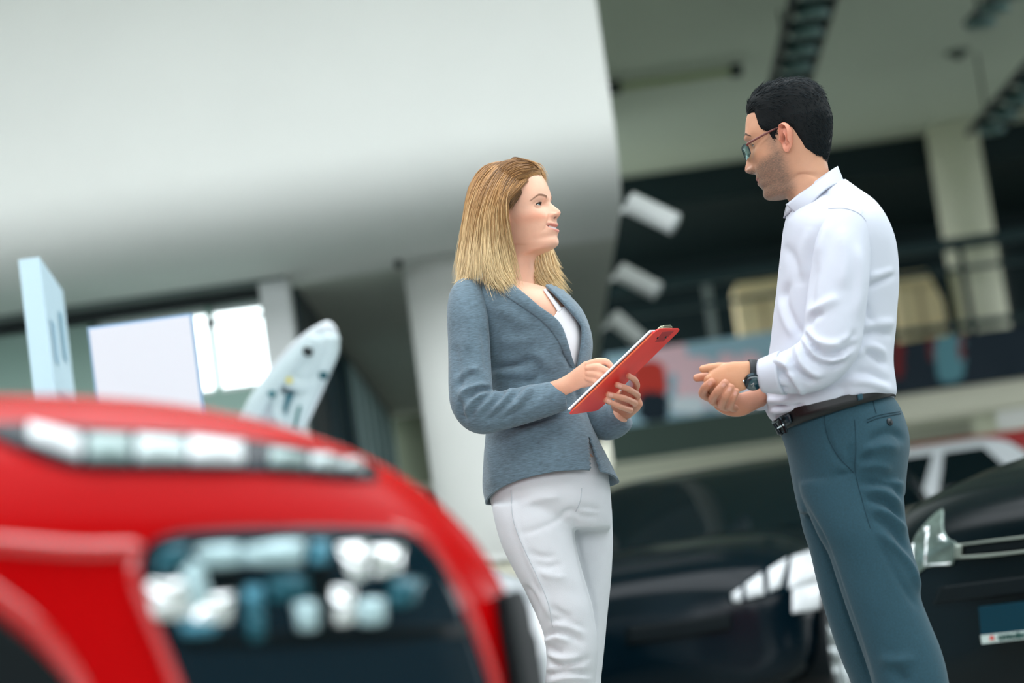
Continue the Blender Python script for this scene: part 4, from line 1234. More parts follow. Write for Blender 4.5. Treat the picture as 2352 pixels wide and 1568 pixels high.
def strands(guides, n, spread, rad0, seed, seg=14, jit=.35, tipcut=.15, clump=.6):
    """hair drawn as many thin tapering strands between neighbouring guide lines (world points)"""
    rnd = np.random.RandomState(seed); crnd = np.random.RandomState(seed + 50).randn(200, 4)
    G = np.array([catmull(g, seg) for g in guides])
    parts_v, parts_f, tval, cval = [], [], [], []
    off = 0
    for i in range(n):
        u = rnd.rand() * (len(G) - 1); k = min(int(u), len(G) - 2); w_ = u - k
        t = np.linspace(0, 1, seg)[:, None]
        ncl = 9 * (len(G) - 1); uc = (np.floor(u / (len(G) - 1) * ncl) + .5) / ncl * (len(G) - 1); kc = min(int(uc), len(G) - 2); wc_ = uc - kc
        cl_ = crnd[int(u / (len(G) - 1) * ncl) % 200]
        path = G[k] * (1 - w_) + G[k + 1] * w_
        pc = G[kc] * (1 - wc_) + G[kc + 1] * wc_ + cl_[:3] * spread * 1.4 * t ** 1.2
        path = path * (1 - clump * t ** .8) + pc * clump * t ** .8
        o = rnd.randn(3) * spread; o2 = rnd.randn(3) * spread * 1.3
        wob = np.sin(t * (4 + 5 * rnd.rand()) + rnd.rand() * 6) * spread * jit * rnd.randn(1, 3)
        path = path + o * (0.35 + .65 * t) + o2 * t ** 2 + wob
        cut = 1 - tipcut * rnd.rand()
        tt = np.linspace(0, cut, seg); src = np.linspace(0, 1, seg)
        path = np.stack([np.interp(tt, src, path[:, c]) for c in range(3)], -1)
        r = rad0 * (.7 + .6 * rnd.rand()) * np.clip(1.25 - np.linspace(0, 1, seg) ** 2.5 * 1.15, .1, 1)
        T = unit(np.gradient(path, axis=0)); ref = np.array([.3, -1, .1]); S = unit(np.cross(T, ref)); U = np.cross(S, T)
        a = np.array([0, 2.094, 4.189])
        ring = path[:, None] + r[:, None, None] * (np.cos(a)[None, :, None] * S[:, None] + np.sin(a)[None, :, None] * U[:, None])
        parts_v.append(ring.reshape(-1, 3)); parts_f += grid_faces(seg, 3, True, off); off += seg * 3
        tval.append(np.repeat(tt, 3)); cval.append(np.full(seg * 3, np.clip(.5 + .20 * cl_[3] + .22 * rnd.randn(), 0, 1)))
    return np.concatenate(parts_v), parts_f, np.concatenate(tval), np.concatenate(cval)

SKIN = mat('skin', (1, 1, 1, 1), .42, vcol=True, var=.035, vscale=60, bump=.06, bscale=500, sss=.12, spec=.4)
EYEM = mat('eye', (1, 1, 1, 1), .06, vcol=True, spec=.6)
LASHM = mat('lash', srgb(26, 20, 18), .6)
def hair_mat(name, rough=.38):
    M = mat(name, (1, 1, 1, 1), rough, vcol=True, spec=.5)
    return M

def surface_strands(surf_v, surf_f, starts, flow, length, nseg, r0, seed, lift=.0015):
    """strands that creep along a surface; starts: points, flow(p, n) -> direction, length metres"""
    bvh = BVHTree.FromPolygons([tuple(p) for p in np.asarray(surf_v).tolist()], [tuple(map(int, q)) for q in surf_f])
    rnd = np.random.RandomState(seed)
    vs, fs, tv_, cv_, off = [], [], [], [], 0
    for p in starts:
        L = length * (.6 + .8 * rnd.rand()); path = [np.array(p)]; li = lift * (.3 + 1.4 * rnd.rand()); bias = rnd.randn(3) * .10
        q = np.array(p)
        for k in range(nseg):
            loc, n, i, d = bvh.find_nearest(Vector(q)); n = np.array(n)
            if n @ (q - CENTRE) < 0: n = -n
            fl = np.asarray(flow(q, n)) + bias; fl = unit(fl - n * (fl @ n))
            q = np.array(loc) + fl * L / nseg
            loc, n2, i, d = bvh.find_nearest(Vector(q)); n2 = np.array(n2)
            if n2 @ (q - CENTRE) < 0: n2 = -n2
            q = np.array(loc)
            path.append(q + n2 * li)
        path = np.array(path[1:]); m_ = len(path)
        r = r0 * np.clip(1.1 - np.linspace(0, 1, m_) ** 2, .1, 1)
        T = unit(np.gradient(path, axis=0)); U = np.tile(n2, (m_, 1)); S = unit(np.cross(T, U)); U = np.cross(S, T)
        a = np.array([0, 2.094, 4.189])
        ring = path[:, None] + r[:, None, None] * (np.cos(a)[None, :, None] * S[:, None] + np.sin(a)[None, :, None] * U[:, None])
        vs.append(ring.reshape(-1, 3)); fs += grid_faces(m_, 3, True, off); off += m_ * 3
        tv_.append(np.repeat(np.linspace(0, 1, m_), 3)); cv_.append(np.full(m_ * 3, np.clip(.5 + .28 * rnd.randn(), 0, 1)))
    return np.concatenate(vs), fs, np.concatenate(tv_), np.concatenate(cv_)
CENTRE = np.zeros(3)

# ================================================================== woman with the clipboard
def c1(x, y): return (980 + x * .2551, 330 + y * .2551)
def c3(x, y): return (1250 + x * .17857, 720 + y * .17857)
def c5(x, y): return (980 + x * .3698, 600 + y * .3698)
def c7(x, y): return (1080 + x * .3303, 1050 + y * .3303)
YWm = 6.0
floor_w = W(1420, 1990, YWm); floor_w[2] = 0
keysF = [(.004, .1225, -.006, .1225, .004, .5, 0), (.036, .117, -.046, .115, .038, .5, 0), (.063, .1015, -.073, .096, .056, .5, 0), (.081, .079, -.088, .069, .0655, .5, 0), (.0900, .052, -.0945, .041, .070, .5, 0),
         (.0930, .029, -.0935, .022, .0710, .5, 0), (.0900, .013, -.0895, .004, .0700, .5, 0), (.0885, .000, -.085, -.012, .0680, .5, 0), (.0900, -.013, -.079, -.026, .0655, .5, 0), (.0920, -.028, -.073, -.040, .0625, .5, 0),
         (.0940, -.041, -.070, -.052, .0590, .52, 0), (.0950, -.053, -.068, -.062, .0562, .54, 0), (.0940, -.062, -.067, -.070, .0545, .56, .001), (.0930, -.072, -.067, -.078, .0525, .58, .002), (.0890, -.082, -.067, -.086, .0505, .6, .006),
         (.0905, -.092, -.067, -.094, .0485, .6, .014), (.0870, -.101, -.067, -.100, .0465, .6, .022), (.0740, -.1065, -.067, -.106, .0458, .58, .027), (.0500, -.1080, -.067, -.112, .0455, .56, .026), (.0240, -.111, -.068, -.120, .0460, .54, .020),
         (.0110, -.126, -.069, -.132, .0465, .52, .010), (.0060, -.160, -.072, -.155, .0470, .5, .003), (.0080, -.190, -.078, -.180, .0500, .5, 0), (.016, -.215, -.086, -.205, .060, .5, 0), (.022, -.245, -.09, -.235, .075, .5, 0)]
HW = Head(W(1190, 492, YWm), (math.cos(rad(25)), -math.sin(rad(25)), 0), rad(4), keysF)
skinF = srgb(232, 182, 156)
face(HW, (.020, .012, .005, -.003, -.012, -.020, -.0262, -.0312, -.0360, -.0405, -.0455), (0, .0012, .0042, .0095, .0160, .0212, .0230, .0198, .0115, .004, 0), (.0075, .0075, .0078, .0085, .0100, .0118, .0125, .0130, .0130, .013, .013),
     .0320, .0000, .0150, -.0610, .0290, .0034, .0044, .0070, .0021, skinF, srgb(196, 122, 112), browc=srgb(112, 74, 50), brow_th=.0042, brow_in=.012, cheek=.0045, blush=srgb(222, 150, 122), alar=.0055)
eye_lids(HW, .0310, .0000, .0650, 15, 9)
hv, hf, hc = HW.vf()
gz = unit([1, .05, .10])
partsV = [(hv, hf)]; colsV = [hc]
eyesF = []
for sd in (-1, 1):
    eye, lid, lash = eye_parts(HW, sd, .0310, .0000, .0650, gz, srgb(86, 140, 150), skinF, 15, 9)
    eyesF.append((eye, lash)); partsV.append(lid); colsV.append(np.ones((len(lid[0]), 3)) * np.array(skinF[:3]) * .90)
    ev, ef, ed = ear_vf(HW, sd, (-.006, .066, -.004), .95, 22)
    partsV.append((ev, ef)); colsV.append(np.array(skinF[:3]) * (1 - .5 * ed[:, None]))

# ---- blazer surfaces (traced rows: back edge, front edge, distance, half depth)
rowsB = [(378, 1510, 1188, 1380, 6.0, .172, .040), (360, 1400, 1150, 1300, 6.0, .168, .030), (366, 1250, 1100, 1200, 6.0, .158, .014), (375, 1120, 1050, 1100, 6.0, .146, .004), (385, 1000, 1000, 985, 6.0, .134), (385, 880, 968, 880, 6.0, .130),
         (370, 760, 982, 760, 6.0, .134), (335, 640, 1005, 640, 6.0, .143), (290, 520, 1020, 520, 6.0, .152), (255, 400, 1000, 410, 6.0, .162), (235, 300, 955, 312, 6.0, .165), (245, 215, 880, 232, 6.0, .150), (300, 150, 790, 180, 6.0, .112), (375, 112, 690, 150, 6.0, .066)]
LB = ring_rows(rowsB, n=180, p=2.35, m=170, conv=c5)
bv, bfc = loft(LB, cap=False)
def inset(L, d):
    c = L.mean(1, keepdims=True); e = L - c
    return c + e * (1 - d / (np.linalg.norm(e, axis=-1, keepdims=True) + 1e-6))
chestL = inset(LB, .016)
cv, cf = loft(chestL[20:], cap=True)
chestS = Surf(cv, cf)
partsV.append((cv, cf)); colsV.append(np.ones((len(cv), 3)) * np.array(skinF[:3]))
# folds of the cloth
def L5(*p): return [c5(*q) for q in p]
bv = folds(bv, bfc, [(L5((415, 665), (490, 655), (570, 640), (650, 600)), 9, -.007), (L5((420, 690), (500, 690), (600, 690)), 9, .004), (L5((590, 745), (650, 740), (700, 700), (690, 610)), 8, -.004), (L5((640, 560), (720, 600), (760, 680)), 10, .003),
                     (L5((470, 480), (560, 500), (680, 470)), 14, .003), (L5((430, 300), (520, 330), (640, 420)), 14, .003), (L5((500, 1040), (640, 1010), (820, 960)), 9, -.005), (L5((520, 1100), (660, 1060), (860, 1000)), 10, .003),
                     (L5((400, 1150), (420, 1280), (430, 1400)), 12, .003), (L5((760, 1100), (780, 1230), (800, 1380)), 16, .004), (L5((900, 700), (930, 830), (975, 980)), 8, -.003), (L5((830, 540), (880, 620), (905, 680)), 8, -.006)])
vpoly = np.array(L5((440, 90), (560, 178), (640, 240), (720, 305), (780, 350), (826, 415), (868, 535), (918, 655), (940, 640), (962, 540), (970, 450), (955, 385), (890, 305), (810, 215), (745, 150), (640, 110), (540, 80)))
slit = np.array(L5((1002, 1095), (1016, 1250), (1030, 1440), (1098, 1440), (1076, 1330), (1040, 1210)))
bpx = proj(bv); bn = normals(bv, bfc)
facing = np.einsum('ij,ij->i', bn, CAM - bv) > 0
if facing.mean() < .3: pass
hole = (in_poly(bpx, vpoly) | in_poly(bpx, slit)) & (bv[:, 1] < 6.01)
keep = [q for q in bfc if not any(hole[i] for i in q)]
# near and far sleeve
slv = [(262, 150, 5.90, .030, .030), (250, 215, 5.88, .044, .040), (252, 320, 5.865, .050, .050), (262, 480, 5.855, .0515, .052), (268, 640, 5.84, .0525, .052), (272, 780, 5.825, .0535, .052), (285, 880, 5.815, .053, .052), (340, 945, 5.81, .050, .050), (450, 930, 5.81, .0475, .046), (600, 893, 5.815, .0455, .043), (740, 858, 5.82, .0415, .040), (850, 828, 5.825, .0375, .037)]
P_, ra, rb = path_px(slv, 70, c5)
sv, sf = tube(P_, ra, rb, n=80, caps=None)
sv, sf = remesh(sv, sf, .0045, 4)
sv = folds(sv, sf, [(L5((405, 795), (330, 800), (255, 850)), 5, -.006), (L5((400, 770), (310, 775), (240, 800), (200, 850)), 5, .005), (L5((390, 815), (320, 840), (270, 890), (235, 950)), 5, .006), (L5((340, 860), (290, 920), (265, 980)), 5, -.005),
                    (L5((480, 800), (420, 880), (330, 965)), 6, -.0055), (L5((440, 800), (390, 870), (310, 950)), 6, .005), (L5((590, 772), (520, 860), (430, 950), (350, 1005)), 6, -.005), (L5((540, 785), (480, 860), (400, 940)), 6, .0045),
                    (L5((700, 765), (640, 850), (560, 930), (450, 990)), 6, -.004), (L5((650, 770), (590, 850), (510, 930)), 7, .004), (L5((300, 690), (240, 715), (180, 790)), 8, -.005), (L5((330, 670), (270, 680), (190, 730)), 8, .004),
                    (L5((170, 520), (190, 640), (200, 740)), 10, -.003), (L5((350, 400), (370, 550), (380, 700)), 10, -.003), (L5((745, 760), (700, 830), (640, 900)), 7, -.003), (L5((210, 860), (215, 930), (240, 1000)), 6, -.004), (L5((260, 300), (265, 420), (240, 560)), 14, .003)])
slf = [(800, 300, 6.12, .040, .040), (850, 420, 6.14, .044, .046), (872, 600, 6.15, .045, .047), (890, 800, 6.12, .046, .047), (985, 930, 6.08, .045, .045), (1060, 985, 6.02, .042, .042), (1130, 1000, 5.98, .040, .040), (1170, 988, 5.96, .038, .038), (1196, 962, 5.95, .036, .036)]
P2, ra2, rb2 = path_px(slf, 50, c5)
fv, ff = tube(P2, ra2, rb2, n=60, caps=None)
BLZ = mat('heather_grey_blazer', srgb(93, 114, 127), .85, var=.34, vscale=70, bump=.25, bscale=300, stretch=(1, 1, 5.5), sheen=.25)

# ---- hands
def finger(pts, conv, r0, r1, n=14):
    P, _, _ = path_px([(x, y, Y, 0, 0) for x, y, Y in pts], n, conv)
    t = np.linspace(0, 1, n)
    kn = 1 + .07 * np.exp(-((t - .36) / .07) ** 2) + .06 * np.exp(-((t - .70) / .06) ** 2)
    return tube(P, (r0 + (r1 - r0) * t) * kn, n=16)
def palm(pts, conv, n=20):
    P, ra, rb = path_px(pts, n, conv); return tube(P, ra, rb, n=28)
def nail(v, cols, conv, tip, prev, Y, rad_=.0062, colr=(236, 186, 172)):
    """paler nail near a fingertip"""
    q = proj(v); t = np.array(conv(*tip)); p = np.array(conv(*prev)); d = unit(p - t)
    c = t + d * 5.0; e = q - c; al = e @ d; ac = e @ np.array([-d[1], d[0]])
    m_ = np.clip(1.6 - 1.6 * ((al / 5.5) ** 4 + (ac / 4.2) ** 4), 0, 1) * (v[:, 1] < Y + .004)
    return cols * (1 - .6 * m_[:, None]) + np.array(srgb(*colr)[:3]) * .6 * m_[:, None]
handN = [palm([(120, 985, 5.815, .022, .020), (230, 945, 5.80, .0215, .0165), (360, 880, 5.79, .0225, .014), (490, 800, 5.78, .025, .0135), (590, 735, 5.775, .0265, .012)], c3),
         finger([(560, 655, 5.772), (690, 615, 5.765), (800, 622, 5.775), (880, 705, 5.80)], c3, .0092, .0075), finger([(575, 705, 5.765), (690, 690, 5.755), (790, 728, 5.77), (850, 780, 5.80)], c3, .0092, .0075),
         finger([(575, 770, 5.765), (680, 780, 5.758), (760, 825, 5.775), (800, 880, 5.80)], c3, .0088, .0070), finger([(560, 830, 5.77), (650, 860, 5.765), (715, 900, 5.785), (740, 940, 5.80)], c3, .0080, .0062), finger([(400, 900, 5.80), (500, 900, 5.82), (620, 880, 5.84), (720, 820, 5.85)], c3, .0105, .008)]
handF = [palm([(925, 1345, 5.975, .020, .018), (945, 1300, 5.965, .023, .019), (1010, 1220, 5.94, .030, .017), (1100, 1120, 5.90, .033, .014), (1150, 1070, 5.885, .031, .012)], c3),
         finger([(1150, 1010, 5.885), (1188, 930, 5.865), (1165, 855, 5.82), (1085, 800, 5.795)], c3, .0088, .0072), finger([(1170, 1080, 5.885), (1195, 1050, 5.865), (1085, 975, 5.80), (935, 915, 5.775)], c3, .0090, .0074),
         finger([(1140, 1160, 5.885), (1160, 1150, 5.86), (1030, 1090, 5.79), (820, 1040, 5.76)], c3, .0088, .0072), finger([(1080, 1245, 5.885), (1105, 1240, 5.85), (960, 1190, 5.785), (795, 1112, 5.757)], c3, .0082, .0066), finger([(1000, 1150, 5.945), (960, 1050, 5.95), (900, 960, 5.945), (820, 900, 5.93)], c3, .0105, .0085)]
for hd, nm in ((handN, 'n'), (handF, 'f')):
    v, f = join(hd); v, f = remesh(v, f, .0017, 2)
    partsV.append((v, f))
    base = np.array((srgb(226, 170, 142) if nm == 'n' else srgb(214, 156, 130))[:3])  # far hand in a darker skin tone, its shade put into the colour
    k = np.ones((len(v), 3)) * base
    if nm == 'f':
        for tp, pv in (((1092, 806), (1150, 850)), ((945, 922), (1060, 965)), ((830, 1046), (980, 1078)), ((805, 1118), (930, 1170))): k = nail(v, k, c3, tp, pv, 5.775)
    colsV.append(k)
# arms inside the sleeves
v, f = tube(P_[:-5], ra[:-5] * .66, rb[:-5] * .66, n=24); partsV.append((v, f)); colsV.append(np.ones((len(v), 3)) * np.array(skinF[:3]))
v, f = tube(P2[8:-4], ra2[8:-4] * .7, rb2[8:-4] * .7, n=24); partsV.append((v, f)); colsV.append(np.ones((len(v), 3)) * np.array(skinF[:3]))
# ---- trousers and legs
pelv = [(120, -60, 900, -120, 6.0, .125), (110, 60, 940, 20, 6.0, .14), (118, 180, 965, 150, 6.0, .155), (135, 290, 980, 280, 6.0, .16), (170, 400, 985, 400, 6.0, .15), (230, 520, 985, 500, 6.0, .12)]
legN = [(150, 330, 700, 330, 5.93, .080), (168, 440, 715, 440, 5.925, .086), (210, 590, 738, 590, 5.92, .084), (268, 720, 765, 720, 5.915, .080), (338, 850, 802, 850, 5.91, .076), (384, 940, 828, 940, 5.91, .073), (432, 1040, 856, 1040, 5.905, .070), (480, 1150, 872, 1150, 5.905, .067), (512, 1240, 884, 1240, 5.905, .065), (528, 1350, 888, 1350, 5.905, .064), (530, 1450, 882, 1450, 5.91, .064), (520, 1568, 872, 1568, 5.92, .064),
        (560, 1800, 875, 1800, 5.95, .062), (640, 2150, 890, 2150, 5.99, .052), (740, 2560, 930, 2560, 6.03, .042)]
legF = [(500, 330, 985, 330, 6.08, .080), (560, 480, 990, 480, 6.08, .084), (600, 620, 992, 620, 6.08, .082), (660, 850, 980, 850, 6.08, .076), (690, 1080, 956, 1080, 6.08, .070), (690, 1250, 940, 1250, 6.08, .066), (690, 1450, 920, 1450, 6.085, .064), (690, 1568, 910, 1568, 6.09, .064), (700, 1800, 925, 1800, 6.1, .06), (760, 2150, 945, 2150, 6.12, .052), (820, 2560, 985, 2560, 6.14, .042)]
pl = []
for rows, m_ in ((pelv, 30), (legN, 90), (legF, 90)):
    pl.append(loft(ring_rows(rows, n=72, p=2.15, m=m_, conv=c7)))
tv, tf = join(pl); tv, tf = remesh(tv, tf, .0055, 5)
def L7(*p): return [c7(*q) for q in p]
tv = folds(tv, tf, [(L7((300, 240), (310, 420), (335, 530), (400, 700), (470, 850), (530, 1000), (560, 1120)), 3.5, .003), (L7((350, 527), (450, 505), (560, 460), (690, 380)), 4, -.003), (L7((345, 330), (480, 290), (640, 270)), 8, .003),
                    (L7((400, 660), (500, 690), (600, 690)), 5, -.003), (L7((450, 740), (540, 760), (640, 740)), 5, -.003), (L7((480, 800), (580, 830), (660, 830)), 6, .003), (L7((560, 1040), (640, 1090), (700, 1120)), 6, -.004), (L7((560, 1120), (680, 1150), (800, 1190)), 5, -.004), (L7((570, 1170), (680, 1170), (780, 1220)), 6, .004),
                    (L7((520, 1255), (600, 1215), (700, 1240), (790, 1290)), 5, -.006), (L7((515, 1285), (600, 1250), (690, 1280)), 6, .006), (L7((540, 1310), (600, 1345), (640, 1350)), 5, -.006), (L7((540, 1400), (600, 1440), (680, 1450), (840, 1390)), 5, -.005), (L7((540, 1370), (640, 1400), (760, 1390)), 6, .006),
                    (L7((520, 1520), (600, 1490), (720, 1490), (840, 1510)), 5, -.006), (L7((530, 1480), (640, 1470), (800, 1470)), 6, .005), (L7((540, 1568), (680, 1530), (840, 1540)), 6, .005), (L7((745, 385), (700, 370), (640, 390)), 5, -.005), (L7((720, 390), (800, 410), (890, 415)), 4, -.004), (L7((740, 350), (820, 350), (900, 365)), 5, -.003), (L7((720, 400), (745, 600), (800, 840), (850, 1000), (880, 1200)), 5, -.004),
                    (L7((380, 900), (440, 960), (480, 1100)), 6, -.004), (L7((420, 880), (500, 1000), (545, 1110)), 6, .003)])
WTR = mat('white_cotton_trousers', srgb(212, 215, 220), .8, var=.02, vscale=30, bump=.12, bscale=400)
# legs under the trousers, feet
for rows in (legN, legF):
    R_ = [list(r) for r in rows]
    v, f = loft(inset(ring_rows(R_, n=32, p=2.1, m=40, conv=c7), .012)); partsV.append((v, f)); colsV.append(np.ones((len(v), 3)) * np.array(skinF[:3]))
v, f = join(partsV)
woman = mesh_obj('person', v, f, SKIN, origin=floor_w, cols=np.concatenate(colsV))
tag(woman, 'blonde woman in grey blazer and white trousers holding a red clipboard', 'person')
for eye, lash in eyesF:
    e = mesh_obj('eye', eye[0], eye[1], EYEM, woman, cols=eye[2])
    mesh_obj('eyelashes', lash[0], lash[1], LASHM, e)
blz = mesh_obj('blazer', bv, keep, BLZ, woman)
blz['label'] = 'heather grey-blue blazer'
s = blz.modifiers.new('s', 'SOLIDIFY'); s.thickness = .005; s.offset = -1
o = mesh_obj('sleeve', sv, sf, BLZ, blz)
o = mesh_obj('sleeve', fv, ff, BLZ, blz); s = o.modifiers.new('s', 'SOLIDIFY'); s.thickness = .004
# cuffs' dark lining rim
v, f = tube(P2[-6:], ra2[-6:] * .93, rb2[-6:] * .93, n=40, caps=None); mesh_obj('lining', v, f, mat('blazer_lining', srgb(16, 40, 52), .3), blz)
bS = Surf(bv, bfc)
G = coons(L5((452, 92), (540, 158), (620, 218), (700, 283), (788, 347), (838, 412), (878, 530), (918, 650)), L5((430, 150), (480, 210), (550, 258), (630, 310), (712, 372), (784, 450), (846, 560), (905, 664)), 60, 9)
v, f = lay(bS, G, .002, .005, .003); mesh_obj('lapel', v, f, BLZ, blz)
G = coons(L5((735, 160), (800, 224), (880, 310), (944, 392), (957, 450), (948, 540), (928, 655)), L5((790, 158), (856, 198), (926, 288), (980, 385), (1008, 470), (1006, 560), (962, 672)), 44, 8)
v, f = lay(bS, G, .002, .005, .002); mesh_obj('lapel', v, f, BLZ, blz)
SEAM = mat('blazer_seam', srgb(48, 68, 82), .9)
def seam(surf, pts, wd, mt, par, lift=.0004, th=.0008, nm='seam'):
    A = catmull(np.array(pts, float), 40); T = np.gradient(A, axis=0); N = np.stack([-T[:, 1], T[:, 0]], -1); N /= np.linalg.norm(N, axis=1)[:, None]
    G = np.stack([A - N * wd, A + N * wd]); v, f = lay(surf, G, lift, th, 0, 1); return mesh_obj(nm, v, f, mt, par)
bS2 = Surf(bv, keep)
seam(bS2, L5((410, 395), (470, 480), (520, 580), (545, 650)), .8, SEAM, blz)
seam(bS2, L5((665, 1060), (672, 1180), (690, 1290), (712, 1395)), .7, SEAM, blz)
seam(bS2, L5((690, 570), (700, 640), (706, 730)), .7, SEAM, blz)
seam(bS2, L5((492, 1078), (520, 1066), (600, 1040)), 1.2, SEAM, blz, nm='pocket_seam')
# white top and skin of the chest
C_top = mat('white_top', srgb(240, 240, 244), .8)
top = None
G = coons(L5((770, 352), (790, 338), (815, 300), (850, 285)), L5((905, 690), (915, 690), (930, 690), (945, 680)), 16, 44, L5((770, 352), (825, 435), (868, 540), (905, 690)), L5((850, 285), (950, 360), (985, 450), (945, 680)))
v, f = lay(chestS, G, .003, .003); top = mesh_obj('camisole', v, f, C_top, woman)
G = coons(L5((722, 186), (745, 220), (778, 268), (812, 322)), L5((738, 180), (762, 212), (798, 256), (835, 300)), 16, 4)
v, f = lay(chestS, G, .003, .003); mesh_obj('strap', v, f, C_top, top)
mesh_obj('trousers', tv, tf, WTR, woman)['label'] = 'white cotton trousers'
tS = Surf(tv, tf)
wt = [o for o in woman.children if o.name.startswith('trousers')][0]
seam(tS, L7((285, 230), (295, 400), (330, 530), (400, 690), (480, 860), (540, 1010), (575, 1180)), .7, mat('white_seam', srgb(196, 202, 208), .8), wt)
seam(tS, L7((775, 215), (765, 300), (735, 375)), .8, mat('white_seam', srgb(196, 202, 208), .8), wt)
# shoes
def shoe(anchor, fwd, mt, par, L=.25, heel=.06, nm='shoe'):
    fwd = unit(fwd); sd = np.cross([0, 0, 1.0], fwd); rows = []
    for t in np.linspace(0, 1, 22):
        x = -.06 + L * t
        hw = .034 * (math.sin(math.pi * min(1, t * .9 + .08)) ** .5) * (1.15 if t > .45 else .92)
        zb = heel * (1 - smooth01(np.array(t), .1, .62)); zt_ = zb + (.075 - .05 * smooth01(np.array(t), .2, .75)) * (1 if t < .97 else .6)
        th = np.linspace(0, 2 * math.pi, 24, endpoint=False)
        rows.append([anchor * [1, 1, 0] + fwd * x + sd * hw * math.cos(a) + np.array([0, 0, zb + (zt_ - zb) * (.5 + .5 * math.sin(a))]) for a in th])
    v, f = loft(np.array(rows)); o = mesh_obj(nm, v, f, mt, par)
    if heel > .03:
        b = anchor * [1, 1, 0] - fwd * .03; v, f = cyl_vf(b + [0, 0, .001], b + [0, 0, heel + .01], .012, 14, .022); mesh_obj('heel', v, f, mt, o)
    return o
shm = mat('nude_shoe_leather', srgb(196, 160, 136), .35)
shoe(W(*c7(840, 2560), 6.03), (.8, -.5, 0), shm, woman); shoe(W(*c7(905, 2560), 6.14), (.9, -.3, 0), shm, woman)

# ---- hair
polyH = np.array([c1(*p) for p in ((1060, 340), (1010, 290), (960, 278), (900, 320), (860, 370), (840, 440), (815, 500), (760, 570), (720, 610), (700, 700), (640, 900), (560, 1300), (200, 1300), (200, 100), (700, 60), (1060, 120))])
def near_twin(h, side):
    Q = h.P.copy(); Q[..., 1] = side * np.abs(Q[..., 1]); return proj(h.world(Q).reshape(-1, 3)).reshape(h.nr, h.nc, 2)
px = near_twin(HW, -1)
sd = poly_sd(px.reshape(-1, 2), polyH).reshape(HW.nr, HW.nc)
z, x = HW.P[..., 2], HW.P[..., 0]
thick = .004 + .010 * smooth01(z, .02, .11) + .008 * smooth01(-x, -.0, .08)
mk_ = smooth01(sd, -3, 16)
part_ = np.exp(-((HW.P[..., 1] - .012) / .006) ** 2) * smooth01(z, .085, .11) * smooth01(x, -.02, .02)
dsp = np.where(sd > -14, thick * mk_ - .003 * (1 - mk_), -.006) - part_ * .006
hw_ = HW.world(HW.P); hn = normals(hw_.reshape(-1, 3), grid_faces(HW.nr, HW.nc)).reshape(hw_.shape)
if np.einsum('ijk,ijk->ij', hn, hw_ - HW.o).mean() < 0: hn = -hn
capv = hw_ + hn * dsp[..., None]
lim = 205
v, f = loft(capv[:lim], cap=False)
f = [q for q in f if max(sd.reshape(-1)[list(q)]) > -14]
ROOT, MIDC, TIP = [np.array(srgb(*c)[:3]) for c in ((128, 88, 48), (182, 136, 82), (238, 212, 162))]
def blond(t, r):
    t = np.clip(t * 1.15 + (r - .5) * .38, 0, 1)[:, None]
    c = np.where(t < .5, ROOT + (MIDC - ROOT) * t * 2, MIDC + (TIP - MIDC) * (t - .5) * 2)
    return c * (.72 + .5 * r[:, None])
HM = hair_mat('blonde_hair')
tz = np.clip((.125 - (v - HW.o) @ HW.R[:, 2]) / .34, 0, 1)
hair = mesh_obj('hair', v, f, HM, woman, cols=blond(tz, np.full(len(v), .35)))
hair['label'] = 'long straight blonde hair'
def GP(pts): return np.array([W(*c1(x, y), Y) for x, y, Y in pts])
CENTRE = HW.o
cand = np.argwhere(((sd > 7) | ((sd > 2) & (HW.P[..., 2] > .075)))[:lim]); rs_ = np.random.RandomState(21)
sel = cand[rs_.randint(len(cand), size=2200)]
uw, fwv, lfw = HW.R[:, 2], HW.R[:, 0], HW.R[:, 1]
def flowF(q, n):
    yl_ = (q - HW.o) @ lfw
    sgn = 1 if yl_ > .012 else -1
    zl_ = (q - HW.o) @ uw
    xl_ = (q - HW.o) @ fwv; fr_ = min(1, max(0, (xl_ - .02) / .05))
    return -uw * (.5 + 4 * max(0, .12 - zl_)) * (1 - .75 * fr_) - fwv * (.55 + 1.0 * fr_) + lfw * sgn * .8
sv_, sf_, st_, sr_ = surface_strands(v, f, [capv[a_, b_] for a_, b_ in sel], flowF, .075, 9, .0009, 4)
zz_ = np.clip((.125 - (sv_ - HW.o) @ uw) / .36, 0, 1)
o = mesh_obj('hair_strands', sv_, sf_, HM, hair, cols=blond(zz_ + .10, sr_)); o['kind'] = 'stuff'
# near side curtain, back to front
gN = [GP([(760, 175, 6.0), (560, 200, 5.98), (430, 330, 5.985), (370, 560, 5.99), (335, 850, 5.99), (310, 1080, 5.985), (300, 1240, 5.97)]),
      GP([(770, 175, 5.99), (600, 210, 5.96), (470, 360, 5.945), (405, 580, 5.94), (370, 850, 5.94), (350, 1080, 5.925), (330, 1250, 5.90)]),
      GP([(790, 175, 5.985), (650, 230, 5.95), (530, 400, 5.915), (460, 620, 5.905), (430, 880, 5.90), (420, 1080, 5.88), (410, 1240, 5.865)]),
      GP([(810, 178, 5.985), (690, 250, 5.945), (590, 420, 5.90), (530, 640, 5.89), (510, 880, 5.885), (510, 1080, 5.865), (530, 1220, 5.85)]),
      GP([(840, 185, 5.985), (730, 270, 5.94), (640, 430, 5.895), (590, 640, 5.885), (580, 860, 5.88), (595, 1060, 5.86), (660, 1320, 5.838)]),
      GP([(870, 195, 5.985), (770, 300, 5.935), (680, 450, 5.89), (640, 650, 5.88), (650, 860, 5.872), (675, 1060, 5.865), (740, 1330, 5.85)]),
      GP([(900, 205, 5.985), (810, 320, 5.93), (720, 460, 5.89), (705, 620, 5.876), (728, 850, 5.876), (765, 1060, 5.88), (815, 1300, 5.885)])]
sv_, sf_, st_, sr_ = strands(gN, 4000, .0055, .0008, 5, seg=18)
